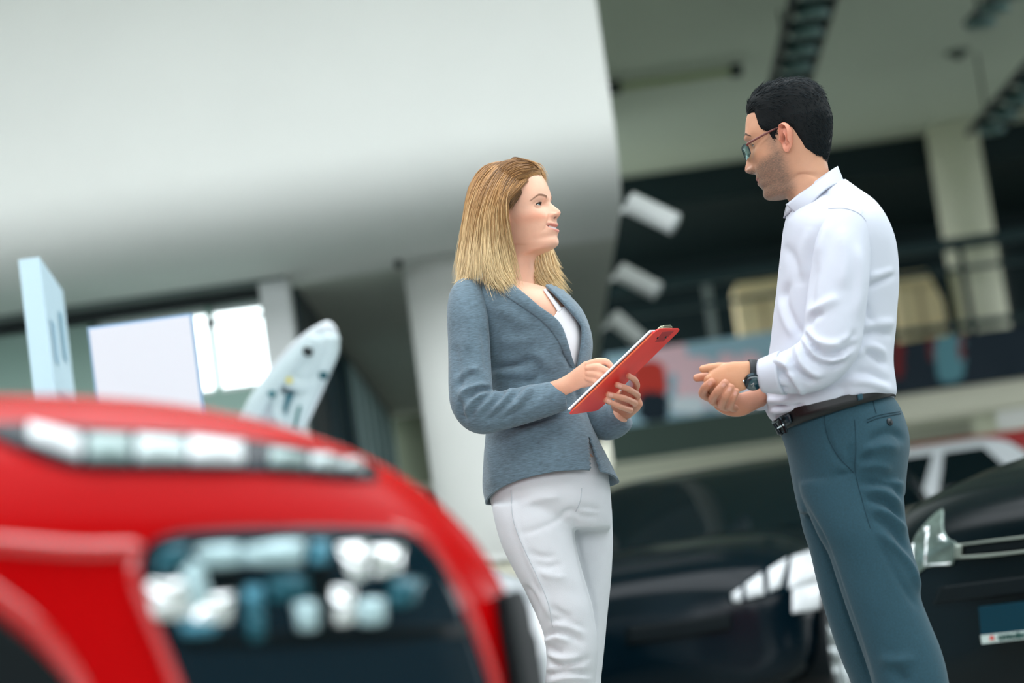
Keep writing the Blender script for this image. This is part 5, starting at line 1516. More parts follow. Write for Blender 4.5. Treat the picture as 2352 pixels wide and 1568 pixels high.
o = mesh_obj('hair_strands', sv_, sf_, HM, hair, cols=blond(st_, sr_)); o['kind'] = 'stuff'
gL = [GP([(500, 900, 5.885), (520, 1080, 5.86), (560, 1220, 5.845), (640, 1345, 5.825)]), GP([(600, 900, 5.88), (620, 1080, 5.86), (670, 1230, 5.842), (760, 1360, 5.83)]), GP([(690, 900, 5.876), (720, 1080, 5.868), (770, 1230, 5.86), (830, 1340, 5.86)])]
sv_, sf_, st_, sr_ = strands(gL, 420, .0060, .0008, 31, seg=14, tipcut=.35)
o = mesh_obj('hair_strands', sv_, sf_, HM, hair, cols=blond(st_ * .35 + .62, sr_)); o['kind'] = 'stuff'
gB = [GP([(310, 1050, 5.985), (302, 1180, 5.97), (280, 1250, 5.95), (245, 1300, 5.935)]), GP([(400, 1050, 5.90), (395, 1180, 5.875), (370, 1240, 5.86), (330, 1280, 5.85)])]
sv_, sf_, st_, sr_ = strands(gB, 160, .0050, .0008, 33, seg=12, tipcut=.4)
o = mesh_obj('hair_strands', sv_, sf_, HM, hair, cols=blond(st_ * .3 + .62, sr_)); o['kind'] = 'stuff'
# swept back from the forehead to behind the ear
gS = [GP([(980, 268, 5.975), (900, 330, 5.93), (800, 430, 5.905), (710, 520, 5.89), (690, 600, 5.885)]), GP([(950, 255, 5.98), (860, 330, 5.93), (770, 430, 5.90), (700, 500, 5.885), (680, 570, 5.88)]), GP([(910, 235, 5.985), (820, 320, 5.93), (740, 430, 5.895), (690, 500, 5.885), (670, 560, 5.88)]),
      GP([(870, 215, 5.985), (790, 310, 5.93), (720, 420, 5.89), (680, 500, 5.88), (660, 560, 5.875)])]
sv_, sf_, st_, sr_ = strands(gS, 900, .0026, .0008, 7, seg=16, tipcut=.1)
o = mesh_obj('hair_strands', sv_, sf_, HM, hair, cols=blond(st_ * .45 + .05, sr_)); o['kind'] = 'stuff'
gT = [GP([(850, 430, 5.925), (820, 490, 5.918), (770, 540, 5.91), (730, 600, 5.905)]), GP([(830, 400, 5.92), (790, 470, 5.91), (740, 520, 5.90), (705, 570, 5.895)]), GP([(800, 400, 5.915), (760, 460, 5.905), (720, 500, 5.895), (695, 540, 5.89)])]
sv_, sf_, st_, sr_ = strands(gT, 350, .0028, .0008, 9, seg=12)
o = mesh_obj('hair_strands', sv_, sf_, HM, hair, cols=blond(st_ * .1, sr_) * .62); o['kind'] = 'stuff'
# raised front tuft over the parting
gU = [GP([(750, 160, 6.0), (800, 138, 6.02), (900, 165, 6.02), (990, 205, 6.01), (1030, 280, 5.995), (1040, 330, 5.99)]), GP([(760, 165, 6.0), (820, 150, 6.03), (920, 180, 6.03), (1000, 220, 6.03), (1035, 290, 6.02), (1042, 335, 6.01)]), GP([(780, 170, 6.01), (850, 165, 6.06), (950, 200, 6.07), (1010, 250, 6.07), (1040, 320, 6.06), (1045, 420, 6.06)])]
sv_, sf_, st_, sr_ = strands(gU, 500, .0040, .0009, 11, seg=16)
o = mesh_obj('hair_strands', sv_, sf_, HM, hair, cols=blond(st_ * .35 + .12, sr_)); o['kind'] = 'stuff'
# far side, seen below the chin
gF = [GP([(960, 600, 6.07), (950, 900, 6.06), (930, 1080, 6.03), (950, 1220, 6.0), (1020, 1320, 5.98)]), GP([(1000, 600, 6.08), (1000, 900, 6.07), (1000, 1050, 6.05), (1040, 1220, 6.02), (1160, 1350, 5.99)]), GP([(1050, 600, 6.09), (1060, 900, 6.085), (1075, 1050, 6.07), (1130, 1240, 6.04), (1320, 1470, 6.0)]),
      GP([(1100, 600, 6.1), (1110, 880, 6.095), (1130, 980, 6.085), (1180, 1090, 6.07), (1200, 1120, 6.06)])]
sv_, sf_, st_, sr_ = strands(gF[:3], 900, .0050, .0010, 13, seg=18, tipcut=.3)
o = mesh_obj('hair_strands', sv_, sf_, HM, hair, cols=blond(st_ * .4 + .6, sr_)); o['kind'] = 'stuff'
sv_, sf_, st_, sr_ = strands(gF[2:], 420, .0040, .0009, 15, seg=16, tipcut=.3)
o = mesh_obj('hair_strands', sv_, sf_, HM, hair, cols=blond(st_ * .4 + .65, sr_)); o['kind'] = 'stuff'

# ---- clipboard
cb = empty('clipboard', W(*c3(1000, 800), 5.8)); tag(cb, 'translucent red clipboard with white paper held by the woman', 'clipboard')
Lb, Lt = W(*c3(305, 1298), 5.70), W(*c3(1452, 196), 5.72)
Rb, Rt = W(*c3(690, 1240), 5.885), W(*c3(1755, 196), 5.905)
nb = unit(np.cross(Rb - Lb, Lt - Lb)); 
if nb[1] > 0: nb = -nb                      # towards the lens
def sheet(name, a, b, c, d, off, th, mt, rnd=.02, par=cb):
    """flat sheet with rounded corners: a..d corners"""
    pts = []
    Q = [a, b, c, d]
    for i in range(4):
        p, q, r = Q[i - 1], Q[i], Q[(i + 1) % 4]
        u, w_ = unit(p - q), unit(r - q)
        for k in np.linspace(0, 1, 6):
            pts.append(q + u * rnd * (1 - k) ** 2 + w_ * rnd * k ** 2)
    pts = np.array(pts) + nb * off; n = len(pts)
    v = np.concatenate([pts + nb * th / 2, pts - nb * th / 2])
    f = [tuple(range(n)), tuple(range(n, 2 * n))[::-1]] + [(i, n + i, n + (i + 1) % n, (i + 1) % n) for i in range(n)]
    return mesh_obj(name, v, f, mt, par, smooth=False)
C_board = mat('red_translucent_plastic', srgb(255, 62, 56), .3, trans=0.0, coat=.0, spec=.5, var=.05, vscale=12)
sheet('board', Lb, Lt, Rt, Rb, 0, .0032, C_board)
e1, e2 = unit(Rb - Lb), unit(Lt - Lb)
pw = .014
v, f = tube([Lb + e2 * .02 + nb * .0004, Lb + e2 * .15 + nb * .0004, Lt - e2 * .02 + nb * .0004], .0024, n=10); mesh_obj('board_edge', v, f, mat('orange_edge', srgb(255, 112, 70), .3), cb)
PAP = mat('paper_white', srgb(236, 240, 246), .8)
sheet('paper', Lb + e2 * .012 - e1 * .010, Lt - e2 * .012 - e1 * .012, Rt - e2 * .012 - e1 * .012, Rb + e2 * .012 - e1 * .010, -.006, .004, PAP, .002)
cl = (Lt + Rt) / 2
Rm = np.stack([e1, e2, nb], 1)
o = box('clip', cl - e2 * .012 - nb * .008, (.075, .026, .010), mat('clip_steel', srgb(150, 152, 130), .3, .8), cb, R=Rm, bev=.003)
box('clip_lever', cl - e2 * .004 - nb * .009, (.055, .016, .005), mat('clip_steel', srgb(150, 152, 130), .3, .8), cb, R=Rm, bev=.002)
for k in (-1, 1):
    p = cl - e2 * .028 + e1 * .03 * k; v, f = cyl_vf(p, p + nb * .004, .0032, 12); mesh_obj('rivet', v, f, C_dsteel, cb)
box('clip_shadow', cl - e2 * .026 + nb * .0018, (.10, .036, .0006), mat('clip_shadow_plate', srgb(176, 40, 44), .4), cb, R=Rm)  # darker red plate paints the clip's shadow showing through the board

# ================================================================== man with glasses
def m2(x, y): return (1600 + x * .2551, 150 + y * .2551)
def m4(x, y): return (1560 + x * .15308, 780 + y * .15308)
def m6(x, y): return (1700 + x * .43365, 380 + y * .43365)
def m8(x, y): return (1740 + x * .4386, 880 + y * .4386)
YMn = 5.64
floor_m = W(2130, 1950, YMn); floor_m[2] = 0
keysM = [(.004, .128, -.008, .128, .004, .5, 0), (.036, .123, -.050, .121, .040, .5, 0), (.064, .108, -.078, .101, .058, .5, 0), (.083, .086, -.094, .072, .0685, .5, 0), (.0925, .062, -.1005, .043, .0735, .5, 0),
         (.0975, .044, -.0995, .022, .0750, .5, 0), (.0945, .026, -.0955, .002, .0745, .5, 0), (.0930, .009, -.090, -.016, .0730, .5, 0), (.0940, -.010, -.084, -.032, .0710, .5, 0), (.0960, -.030, -.078, -.048, .0680, .5, 0),
         (.0980, -.046, -.074, -.060, .0650, .52, 0), (.0990, -.059, -.072, -.070, .0625, .54, 0), (.0975, -.069, -.071, -.079, .0605, .56, .001), (.0970, -.080, -.070, -.088, .0585, .58, .003), (.0930, -.091, -.070, -.097, .0565, .6, .008),
         (.0955, -.103, -.070, -.105, .0540, .6, .015), (.0920, -.113, -.070, -.112, .0525, .6, .022), (.0800, -.1195, -.070, -.119, .0520, .58, .026), (.0610, -.122, -.070, -.126, .0520, .56, .025), (.0450, -.126, -.070, -.134, .0530, .54, .019),
         (.0390, -.140, -.071, -.146, .0540, .52, .010), (.0370, -.170, -.074, -.168, .0560, .5, .003), (.040, -.200, -.080, -.190, .0600, .5, 0), (.046, -.225, -.09, -.21, .07, .5, 0)]
HMn = Head(W(1814, 327, YMn), (-math.cos(rad(20)), math.sin(rad(20)), 0), rad(-7), keysM)
skinM = srgb(204, 153, 124)
face(HMn, (.034, .026, .015, .002, -.012, -.024, -.031, -.037, -.042, -.046, -.051), (0, .0030, .0075, .0135, .0195, .0250, .0268, .0235, .0150, .005, 0), (.0085, .0085, .0088, .0096, .0112, .0132, .0142, .0148, .0148, .0148, .0148),
     .0325, .0120, .0370, -.0680, .0265, .0028, .0038, .0040, 0.0, skinM, srgb(160, 100, 90), stub=.75, browc=srgb(24, 22, 22), brow_th=.0048, brow_in=.010, cheek=.0045, alar=.0075)
eye_lids(HMn, .0325, .0120, .0690, 15, 11)
hv, hf, hc = HMn.vf()
partsM = [(hv, hf)]; colsM = [hc]; eyesM = []
for sd_ in (-1, 1):
    eye, lid, lash = eye_parts(HMn, sd_, .0325, .0120, .0690, unit([1, 0, .02]), srgb(60, 44, 30), skinM, 15, 11, lash=False)
    eyesM.append((eye, lash)); partsM.append(lid); colsM.append(np.ones((len(lid[0]), 3)) * np.array(skinM[:3]) * .85)
    ev, ef, ed = ear_vf(HMn, sd_, (-.010, .0735, -.003), 1.08, 30)
    partsM.append((ev, ef)); colsM.append(np.array(srgb(222, 150, 126)[:3]) * (1 - .75 * ed[:, None]))
# ---- shirt
rowsS = [(215, 1390, 790, 1290, 5.64, .140), (185, 1350, 800, 1240, 5.64, .152), (156, 1316, 815, 1208, 5.64, .168), (136, 1255, 812, 1160, 5.64, .174), (138, 1150, 800, 1070, 5.64, .174), (150, 1050, 800, 980, 5.64, .175), (168, 950, 810, 880, 5.64, .178), (185, 800, 818, 760, 5.64, .184), (200, 680, 826, 640, 5.64, .190),
         (213, 560, 822, 520, 5.64, .196), (225, 450, 805, 410, 5.64, .200), (232, 385, 765, 305, 5.64, .192), (238, 335, 705, 212, 5.64, .160), (245, 298, 618, 136, 5.64, .105), (258, 250, 552, 82, 5.64, .070)]
LS = ring_rows(rowsS, n=180, p=2.3, m=170, conv=m6)
shv, shf = loft(LS, cap=False)
def L6(*p): return [m6(*q) for q in p]
shv = folds(shv, shf, [(L6((670, 640), (720, 620), (810, 575)), 6, -.006), (L6((680, 590), (740, 580), (805, 560)), 7, .004), (L6((690, 780), (640, 740), (720, 860)), 8, -.004), (L6((640, 900), (720, 880), (800, 900)), 9, -.005), (L6((650, 850), (730, 840), (810, 830)), 9, .004), (L6((600, 1010), (690, 960), (760, 1000)), 9, .005), (L6((640, 970), (700, 1000), (770, 1060)), 8, -.005),
                      (L6((600, 1090), (690, 1100), (790, 1150)), 9, -.004), (L6((560, 1140), (680, 1150), (790, 1190)), 8, .004), (L6((180, 1260), (260, 1280), (340, 1260)), 6, -.005), (L6((160, 1300), (230, 1290), (300, 1275)), 5, .005), (L6((150, 1240), (200, 1250), (260, 1240)), 6, .004), (L6((240, 420), (300, 520), (330, 640)), 12, -.003), (L6((260, 620), (240, 720), (290, 850), (340, 900)), 9, -.005), (L6((220, 700), (250, 820), (300, 900)), 9, .004),
                      (L6((380, 330), (340, 480), (330, 620)), 12, .003), (L6((500, 120), (600, 200), (640, 260)), 8, .002), (L6((420, 130), (470, 170), (480, 220)), 6, -.002), (L6((450, 1150), (540, 1180), (560, 1240)), 8, -.003)])
slv = [(575, 225, 5.52, .038, .036), (560, 300, 5.49, .058, .050), (545, 420, 5.470, .0645, .058), (530, 560, 5.455, .0675, .060), (512, 700, 5.445, .0685, .060), (497, 840, 5.435, .0680, .060), (478, 950, 5.43, .0660, .060), (400, 1045, 5.43, .0610, .056), (300, 1085, 5.44, .0545, .050), (210, 1100, 5.455, .0450, .043), (116, 1113, 5.47, .0350, .034)]
PM, ra, rb = path_px(slv, 70, m6)
mv, mf = tube(PM, ra, rb, n=80, caps=None)
mv, mf = remesh(mv, mf, .005, 4)
mv = folds(mv, mf, [(L6((620, 940), (520, 1000), (420, 1000), (350, 890)), 6, -.008), (L6((600, 900), (500, 950), (400, 930), (350, 850)), 7, .007), (L6((560, 1040), (480, 1060), (380, 1020), (310, 930)), 6, -.007), (L6((590, 980), (500, 1030), (400, 1010), (330, 920)), 6, .007), (L6((440, 780), (380, 800), (345, 870)), 8, -.006), (L6((520, 700), (440, 740), (370, 780)), 10, .004),
                    (L6((260, 960), (280, 1060), (340, 1120), (400, 1150)), 6, -.007), (L6((300, 940), (320, 1040), (380, 1100), (440, 1110)), 6, .006), (L6((180, 1090), (260, 1140), (310, 1220)), 6, -.006), (L6((170, 1030), (240, 1060), (290, 1150), (340, 1220)), 7, .007), (L6((200, 1100), (250, 1085), (290, 1100)), 5, -.005), (L6((420, 450), (380, 620), (370, 760)), 12, -.004), (L6((620, 420), (640, 600), (620, 800)), 12, .004), (L6((540, 330), (560, 500), (540, 650)), 16, .003),
                    (L6((130, 1150), (200, 1180), (260, 1185)), 5, -.004), (L6((620, 880), (570, 930), (510, 950)), 6, -.005), (L6((470, 300), (430, 420), (400, 560)), 10, .003)])
slf2 = [(420, 400, 5.80, .06, .06), (380, 650, 5.83, .065, .06), (360, 900, 5.82, .06, .06), (320, 1060, 5.78, .056, .05), (220, 1150, 5.71, .048, .045), (140, 1196, 5.65, .038, .037), (92, 1214, 5.615, .034, .033)]
PM2, ra2, rb2 = path_px(slf2, 40, m6)
mv2, mf2 = tube(PM2, ra2, rb2, n=60, caps=None)
SHT = mat('white_shirt_cotton', srgb(198, 203, 216), .75, var=.015, vscale=20, bump=.05, bscale=500)
# ---- hands
hN = [palm([(1330, 560, 5.475, .026, .022), (1180, 510, 5.47, .0265, .020), (1040, 505, 5.465, .0285, .017), (900, 545, 5.46, .0345, .0155), (740, 575, 5.46, .0350, .0150), (600, 590, 5.465, .0300, .0135), (500, 600, 5.47, .022, .012)], m4),
      finger([(760, 420, 5.475), (600, 415, 5.47), (460, 425, 5.475), (355, 440, 5.48)], m4, .0125, .0088), finger([(560, 560, 5.47), (450, 590, 5.47), (440, 690, 5.50), (520, 760, 5.53)], m4, .0115, .009), finger([(600, 650, 5.48), (500, 700, 5.49), (520, 800, 5.52), (600, 840, 5.54)], m4, .0115, .009)]
hF = [palm([(1310, 850, 5.635, .022, .021), (1180, 875, 5.605, .0225, .019), (1040, 930, 5.575, .0245, .017), (900, 975, 5.55, .0275, .015), (760, 955, 5.535, .0285, .0135), (620, 890, 5.53, .026, .012)], m4),
      finger([(470, 870, 5.525), (360, 810, 5.50), (400, 710, 5.46), (490, 630, 5.445)], m4, .0112, .0092), finger([(620, 960, 5.52), (505, 905, 5.48), (580, 780, 5.43), (690, 650, 5.42)], m4, .0112, .0092), finger([(720, 1010, 5.515), (640, 980, 5.47), (695, 850, 5.425), (775, 710, 5.418)], m4, .0105, .0085), finger([(830, 1030, 5.515), (770, 1000, 5.47), (805, 890, 5.428), (858, 770, 5.42)], m4, .0095, .0075),
      finger([(640, 700, 5.53), (500, 600, 5.525), (380, 560, 5.52), (265, 572, 5.515)], m4, .0120, .0092)]
for hd, sk_ in ((hN, srgb(206, 150, 116)), (hF, srgb(196, 138, 112))):  # second, far hand gets its shade as a darker skin colour
    v, f = join(hd); v, f = remesh(v, f, .0017, 2); partsM.append((v, f)); k = np.ones((len(v), 3)) * np.array(sk_[:3])
    if hd is hF:
        for tp, pv in (((486, 634), (400, 710)), ((688, 654), (600, 760)), ((774, 714), (710, 820)), ((856, 774), (815, 870))): k = nail(v, k, m4, tp, pv, 5.45, colr=(226, 172, 160))
    colsM.append(k)
v, f = tube(PM[4:-5], ra[4:-5] * .62, rb[4:-5] * .62, n=24); partsM.append((v, f)); colsM.append(np.ones((len(v), 3)) * np.array(skinM[:3]))
v, f = tube(PM2[:-4], ra2[:-4] * .62, rb2[:-4] * .62, n=24); partsM.append((v, f)); colsM.append(np.ones((len(v), 3)) * np.array(skinM[:3]))
v, f = loft(inset(LS, .014)); partsM.append((v, f)); colsM.append(np.ones((len(v), 3)) * np.array(skinM[:3]))
# ---- trousers
pel = [(104, 215, 690, 62, 5.64, .160), (128, 275, 722, 100, 5.64, .166), (152, 345, 755, 165, 5.64, .172), (170, 430, 785, 262, 5.64, .176), (186, 520, 790, 345, 5.64, .174), (200, 590, 776, 470, 5.64, .160), (220, 690, 770, 600, 5.64, .12)]
lN = [(215, 520, 772, 520, 5.56, .085), (240, 620, 766, 620, 5.56, .09), (308, 780, 785, 780, 5.555, .092), (372, 900, 815, 900, 5.555, .09), (405, 1000, 846, 1000, 5.555, .088), (445, 1120, 852, 1120, 5.555, .087), (490, 1250, 900, 1250, 5.555, .086), (545, 1400, 960, 1400, 5.555, .085), (600, 1568, 1000, 1568, 5.555, .084), (690, 1900, 1040, 1900, 5.56, .08), (780, 2330, 1060, 2330, 5.57, .072)]
lF = [(200, 560, 600, 560, 5.74, .085), (234, 750, 650, 750, 5.74, .09), (275, 880, 680, 880, 5.74, .088), (305, 1010, 700, 1010, 5.74, .086), (350, 1180, 730, 1180, 5.74, .085), (404, 1350, 770, 1350, 5.745, .085), (452, 1480, 800, 1480, 5.75, .084), (490, 1568, 830, 1568, 5.75, .084), (600, 1900, 900, 1900, 5.76, .08), (690, 2300, 940, 2300, 5.77, .072)]
pl = [loft(ring_rows(pel, n=80, p=2.2, m=36, conv=m8)), loft(ring_rows(lN, n=72, p=2.15, m=100, conv=m8)), loft(ring_rows(lF, n=72, p=2.15, m=100, conv=m8))]
tv, tf = join(pl); tv, tf = remesh(tv, tf, .0055, 5)
def L8(*p): return [m8(*q) for q in p]
tv = folds(tv, tf, [(L8((360, 230), (370, 300), (420, 390), (500, 465)), 4, -.003), (L8((490, 320), (490, 400), (505, 465)), 6, -.005), (L8((400, 480), (460, 475), (510, 468)), 5, -.004), (L8((540, 410), (580, 380), (600, 360)), 7, -.005), (L8((580, 320), (640, 270), (710, 260), (770, 300)), 8, -.005), (L8((560, 360), (640, 330), (740, 340)), 10, .005), (L8((540, 440), (620, 430), (700, 450)), 8, .004), (L8((530, 520), (640, 520), (720, 540), (760, 600)), 7, -.006), (L8((560, 560), (660, 570), (750, 640)), 8, .006),
                    (L8((580, 600), (680, 630), (770, 720)), 7, -.006), (L8((590, 650), (690, 690), (780, 780)), 8, .006), (L8((610, 700), (700, 760), (790, 880)), 7, -.005), (L8((640, 780), (720, 860), (800, 960), (850, 1090)), 7, .006), (L8((620, 800), (680, 920), (760, 1060), (840, 1180)), 7, -.003), (L8((225, 605), (330, 800), (390, 950), (450, 1130), (520, 1330), (600, 1568)), 6, -.005), (L8((700, 1480), (740, 1520), (780, 1568)), 14, -.005), (L8((640, 1440), (720, 1460), (820, 1440)), 12, .004),
                    (L8((520, 480), (560, 650), (600, 780)), 4, -.002)])
GTR = mat('petrol_grey_trousers', srgb(30, 68, 82), .8, var=.16, vscale=240, bump=.15, bscale=700, sheen=.08)
for rows in (lN, lF):
    v, f = loft(inset(ring_rows(rows, n=32, p=2.1, m=40, conv=m8), .015)); partsM.append((v, f)); colsM.append(np.ones((len(v), 3)) * np.array(skinM[:3]))
v, f = join(partsM)
man = mesh_obj('person', v, f, SKIN, origin=floor_m, cols=np.concatenate(colsM))
tag(man, 'dark-haired man in white shirt and petrol grey trousers with clasped hands', 'person')
for eye, lash in eyesM:
    e = mesh_obj('eye', eye[0], eye[1], EYEM, man, cols=eye[2]); mesh_obj('eyelashes', lash[0], lash[1], LASHM, e)
sh = mesh_obj('shirt', shv, shf, SHT, man); sh['label'] = 'white long-sleeved shirt'
s_ = sh.modifiers.new('s', 'SOLIDIFY'); s_.thickness = .003; s_.offset = -1
o = mesh_obj('sleeve', mv, mf, SHT, sh)
o = mesh_obj('sleeve', mv2, mf2, SHT, sh); s_ = o.modifiers.new('s', 'SOLIDIFY'); s_.thickness = .003
# cuffs
for PP, A, B in ((PM, ra, rb), (PM2, ra2, rb2)):
    k = 9 if PP is PM else 7
    v, f = tube(PP[-k:], A[-k:] * 1.03 + .001, B[-k:] * 1.03 + .001, n=60, caps=None); o = mesh_obj('cuff', v, f, SHT, sh); s_ = o.modifiers.new('s', 'SOLIDIFY'); s_.thickness = .004; s_.offset = 0
# collar: stand and turned-down leaf, swept around the neck
def collar_ring(conv, front_top, back_top, Yc, hd, n=90):
    A, B = W(*conv(*front_top), Yc), W(*conv(*back_top), Yc)
    th = np.linspace(rad(12), rad(348), n)
    return (A + B) / 2 + np.cos(th)[:, None] * (A - B) / 2 - np.sin(th)[:, None] * np.array([0, hd, 0])
top_ = collar_ring(m6, (240, 215), (512, 12), 5.64, .064); base_ = collar_ring(m6, (228, 275), (536, 92), 5.64, .074)
th = np.linspace(0, 1, 90)
v, f = loft(np.array([base_, base_ * .5 + top_ * .5, top_]), cap=False, wrap=False); 
col = mesh_obj('collar', v, f, SHT, sh); s_ = col.modifiers.new('s', 'SOLIDIFY'); s_.thickness = .003
# leaf: near side traced, far side mirrored in depth
lt = np.array(L6((243, 207), (300, 165), (370, 115), (440, 60), (490, 20), (515, 5))); lb = np.array(L6((330, 278), (362, 228), (420, 158), (480, 112), (528, 96), (550, 92)))
def leaf(sgn):
    a_, b_ = even(catmull(lt, 60), 40), even(catmull(lb, 60), 40)
    rows = []
    for k in np.linspace(0, 1, 9):
        r = []
        for j in range(40):
            p = a_[j] * (1 - k) + b_[j] * k
            u = j / 39
            hd = .072 * math.sin(math.acos(np.clip(-1 + 2 * (.10 + .90 * u), -1, 1))) if False else .074 * math.sin(math.pi * (.16 + .80 * u)) ** .6 * (1 if u < .97 else .8)
            r.append(W(p[0], p[1], 5.64 - sgn * (hd + .010 * math.sin(k * 1.6) + .012 * k)))
        rows.append(r)
    return loft(np.array(rows), cap=False, wrap=False)
for sgn in (1, -1):
    v, f = leaf(sgn); o = mesh_obj('collar_leaf', v, f, SHT, sh); s_ = o.modifiers.new('s', 'SOLIDIFY'); s_.thickness = .004; s_.offset = 0
shS = Surf(shv, shf)
SSM = mat('shirt_seam', srgb(190, 196, 212), .8)
mS = Surf(*join([(shv, shf), (mv, mf)]))
seam(mS, L6((468, 228), (560, 228), (640, 262), (690, 340), (722, 430)), .7, SSM, sh)
seam(mS, L6((640, 262), (660, 215), (690, 190)), .7, SSM, sh)
for y_ in (405, 545, 700):
    px_ = m6(232 - (y_ - 400) * .09, y_); c_, n_ = shS.hit(*px_); v, f = cyl_vf(c_, c_ + n_ * .003, .0055, 14); mesh_obj('button', v, f, mat('shirt_button', srgb(214, 220, 228), .3), sh)
tro = mesh_obj('trousers', tv, tf, GTR, man); tro['label'] = 'petrol grey trousers'
tS = Surf(tv, tf)
DS = mat('trouser_seam', srgb(18, 48, 60), .9)
seam(tS, L8((352, 150), (356, 230), (375, 300), (425, 385), (505, 470)), .6, DS, tro, nm='pocket_seam')
seam(tS, L8((508, 190), (515, 330), (512, 465), (550, 620), (590, 760)), .4, DS, tro)
seam(tS, L8((572, 205), (640, 180), (750, 158)), 1.2, DS, tro, nm='pocket_seam'); seam(tS, L8((572, 190), (640, 166), (745, 148)), .7, DS, tro, nm='pocket_seam')
c_, n_ = tS.hit(*m8(690, 203)); v, f = cyl_vf(c_ - n_ * .001, c_ + n_ * .003, .0085, 18); mesh_obj('pocket_button', v, f, mat('dark_button', srgb(8, 24, 32), .4), tro)
seam(tS, L8((600, 70), (610, 120), (622, 160)), .7, DS, tro)
# belt
bl = ring_rows([(80, 176, 704, 34, 5.64, .170), (90, 215, 708, 52, 5.64, .172), (106, 262, 716, 76, 5.64, .173)], n=160, p=2.3, conv=m8)
bl2 = inset(bl, .006)
v, f = loft(np.concatenate([bl, bl2[::-1], bl[:1]]), cap=False)
belt = mesh_obj('belt', v, f, mat('black_leather', srgb(5, 9, 12), .4, bump=.1, bscale=300), man); belt['label'] = 'black leather belt'
bS_ = Surf(*loft(bl, cap=False))
G = coons([m8(88, 182), m8(122, 172), m8(150, 166)], [m8(98, 246), m8(125, 268), m8(152, 252)], 8, 8)
p0 = W(*m8(112, 222), 5.55)
C_bk = mat('buckle_steel', srgb(40, 50, 56), .25, .8)
bc = [W(*m8(*p), Y) for p, Y in (((84, 205), 5.60), ((122, 268), 5.60), ((150, 252), 5.53), ((118, 186), 5.53))]
v, f = tube(np.array(bc + bc[:1]), .0045, n=10); bk_ = mesh_obj('buckle', v, f, C_bk, belt)
v, f = tube(np.array([(bc[0] + bc[1]) / 2, (bc[2] + bc[3]) / 2]), .003, n=8); mesh_obj('buckle_pin', v, f, C_chrome, bk_)
G = coons([m8(150, 168), m8(172, 160)], [m8(168, 240), m8(192, 232)], 5, 8); v, f = lay(bS_, G, .001, .005); mesh_obj('belt_keeper', v, f, mat('black_leather2', srgb(16, 34, 44), .35), belt)
G = coons([m8(520, 62), m8(545, 56)], [m8(528, 112), m8(552, 106)], 5, 8); v, f = lay(bS_, G, .001, .004); mesh_obj('belt_loop', v, f, GTR, tro)
shm = mat('black_shoe_leather', srgb(14, 14, 16), .3)
shoe(W(*m8(900, 2340), 5.57), (-.95, .25, 0), shm, man, L=.30, heel=.022); shoe(W(*m8(800, 2340), 5.77), (-.9, .35, 0), shm, man, L=.30, heel=.022)

# ---- hair
polyM = np.array([m2(*p) for p in ((400, 470), (450, 455), (515, 425), (530, 470), (545, 530), (575, 580), (640, 605), (672, 660), (692, 690), (712, 640), (735, 585), (790, 540), (850, 560), (880, 600), (905, 640), (940, 690), (970, 745), (1050, 800), (1130, 825), (1215, 890), (1330, 900), (1330, 60), (350, 60), (350, 470))])
px = near_twin(HMn, 1)
sd = poly_sd(px.reshape(-1, 2), polyM).reshape(HMn.nr, HMn.nc)
z, x = HMn.P[..., 2], HMn.P[..., 0]
thick = .004 + .011 * smooth01(z, .045, .115) + .010 * smooth01(x, .03, .09) * smooth01(z, .06, .09) + .006 * smooth01(-x, .02, .09) * smooth01(z, -.02, .06)
mk_ = smooth01(sd, -2, 12) * (.35 + .65 * smooth01(sd, 0, 40))
dsp = np.where(sd > -12, thick * mk_ - .003 * (1 - mk_), -.006) + .0035 * smooth01(sd, -1, 4)
hw_ = HMn.world(HMn.P); hn = normals(hw_.reshape(-1, 3), grid_faces(HMn.nr, HMn.nc)).reshape(hw_.shape)
if np.einsum('ijk,ijk->ij', hn, hw_ - HMn.o).mean() < 0: hn = -hn
capv = hw_ + hn * dsp[..., None]
v, f = loft(capv[:215], cap=False)
sdf = sd.reshape(-1); f = [q for q in f if max(sdf[list(q)]) > -12]
HB = hair_mat('dark_hair', .6); HB.node_tree.nodes['Principled BSDF'].inputs['Specular IOR Level'].default_value = .18
mh = mesh_obj('hair', v, f, HB, man, cols=np.ones((len(v), 3)) * np.array(srgb(14, 18, 20)[:3])); mh['label'] = 'short dark hair'
rnd = np.random.RandomState(3)
cand = np.argwhere((sd > 1)[:215])
vs, fs, cs_, off = [], [], [], 0
up_l = HMn.R[:, 2]; fw_l = HMn.R[:, 0]
for i in range(7500):
    a_, b_ = cand[rnd.randint(len(cand))]
    p = capv[a_, b_] + hn[a_, b_] * -.002; n_ = hn[a_, b_]
    zl, xl = z[a_, b_], x[a_, b_]
    top_w = smooth01(np.array(zl), .06, .11)
    flow = (-fw_l * (.9 - .1 * top_w) + up_l * (-1.0 * (1 - top_w)))
    flow = unit(flow - n_ * (flow @ n_)) + n_ * .10 + rnd.randn(3) * .12
    Ls_ = (.009 + .014 * top_w) * (.7 + .6 * rnd.rand())
    q = [p, p + flow * Ls_ * .5 + n_ * .0018, p + flow * Ls_ + n_ * .0008]
    T = unit(flow); S = unit(np.cross(T, n_)); r = np.array([.0006, .0005, .0001])
    for k in range(3):
        for a in (0, 2.1, 4.2): vs.append(q[k] + r[k] * (math.cos(a) * S + math.sin(a) * n_))
    fs += grid_faces(3, 3, True, off); off += 9
    cs_ += [np.array(srgb(18, 26, 30)[:3]) * (.5 + 1.3 * rnd.rand())] * 9
o = mesh_obj('hair_strands', vs, fs, HB, mh, cols=np.array(cs_)); o['kind'] = 'stuff'

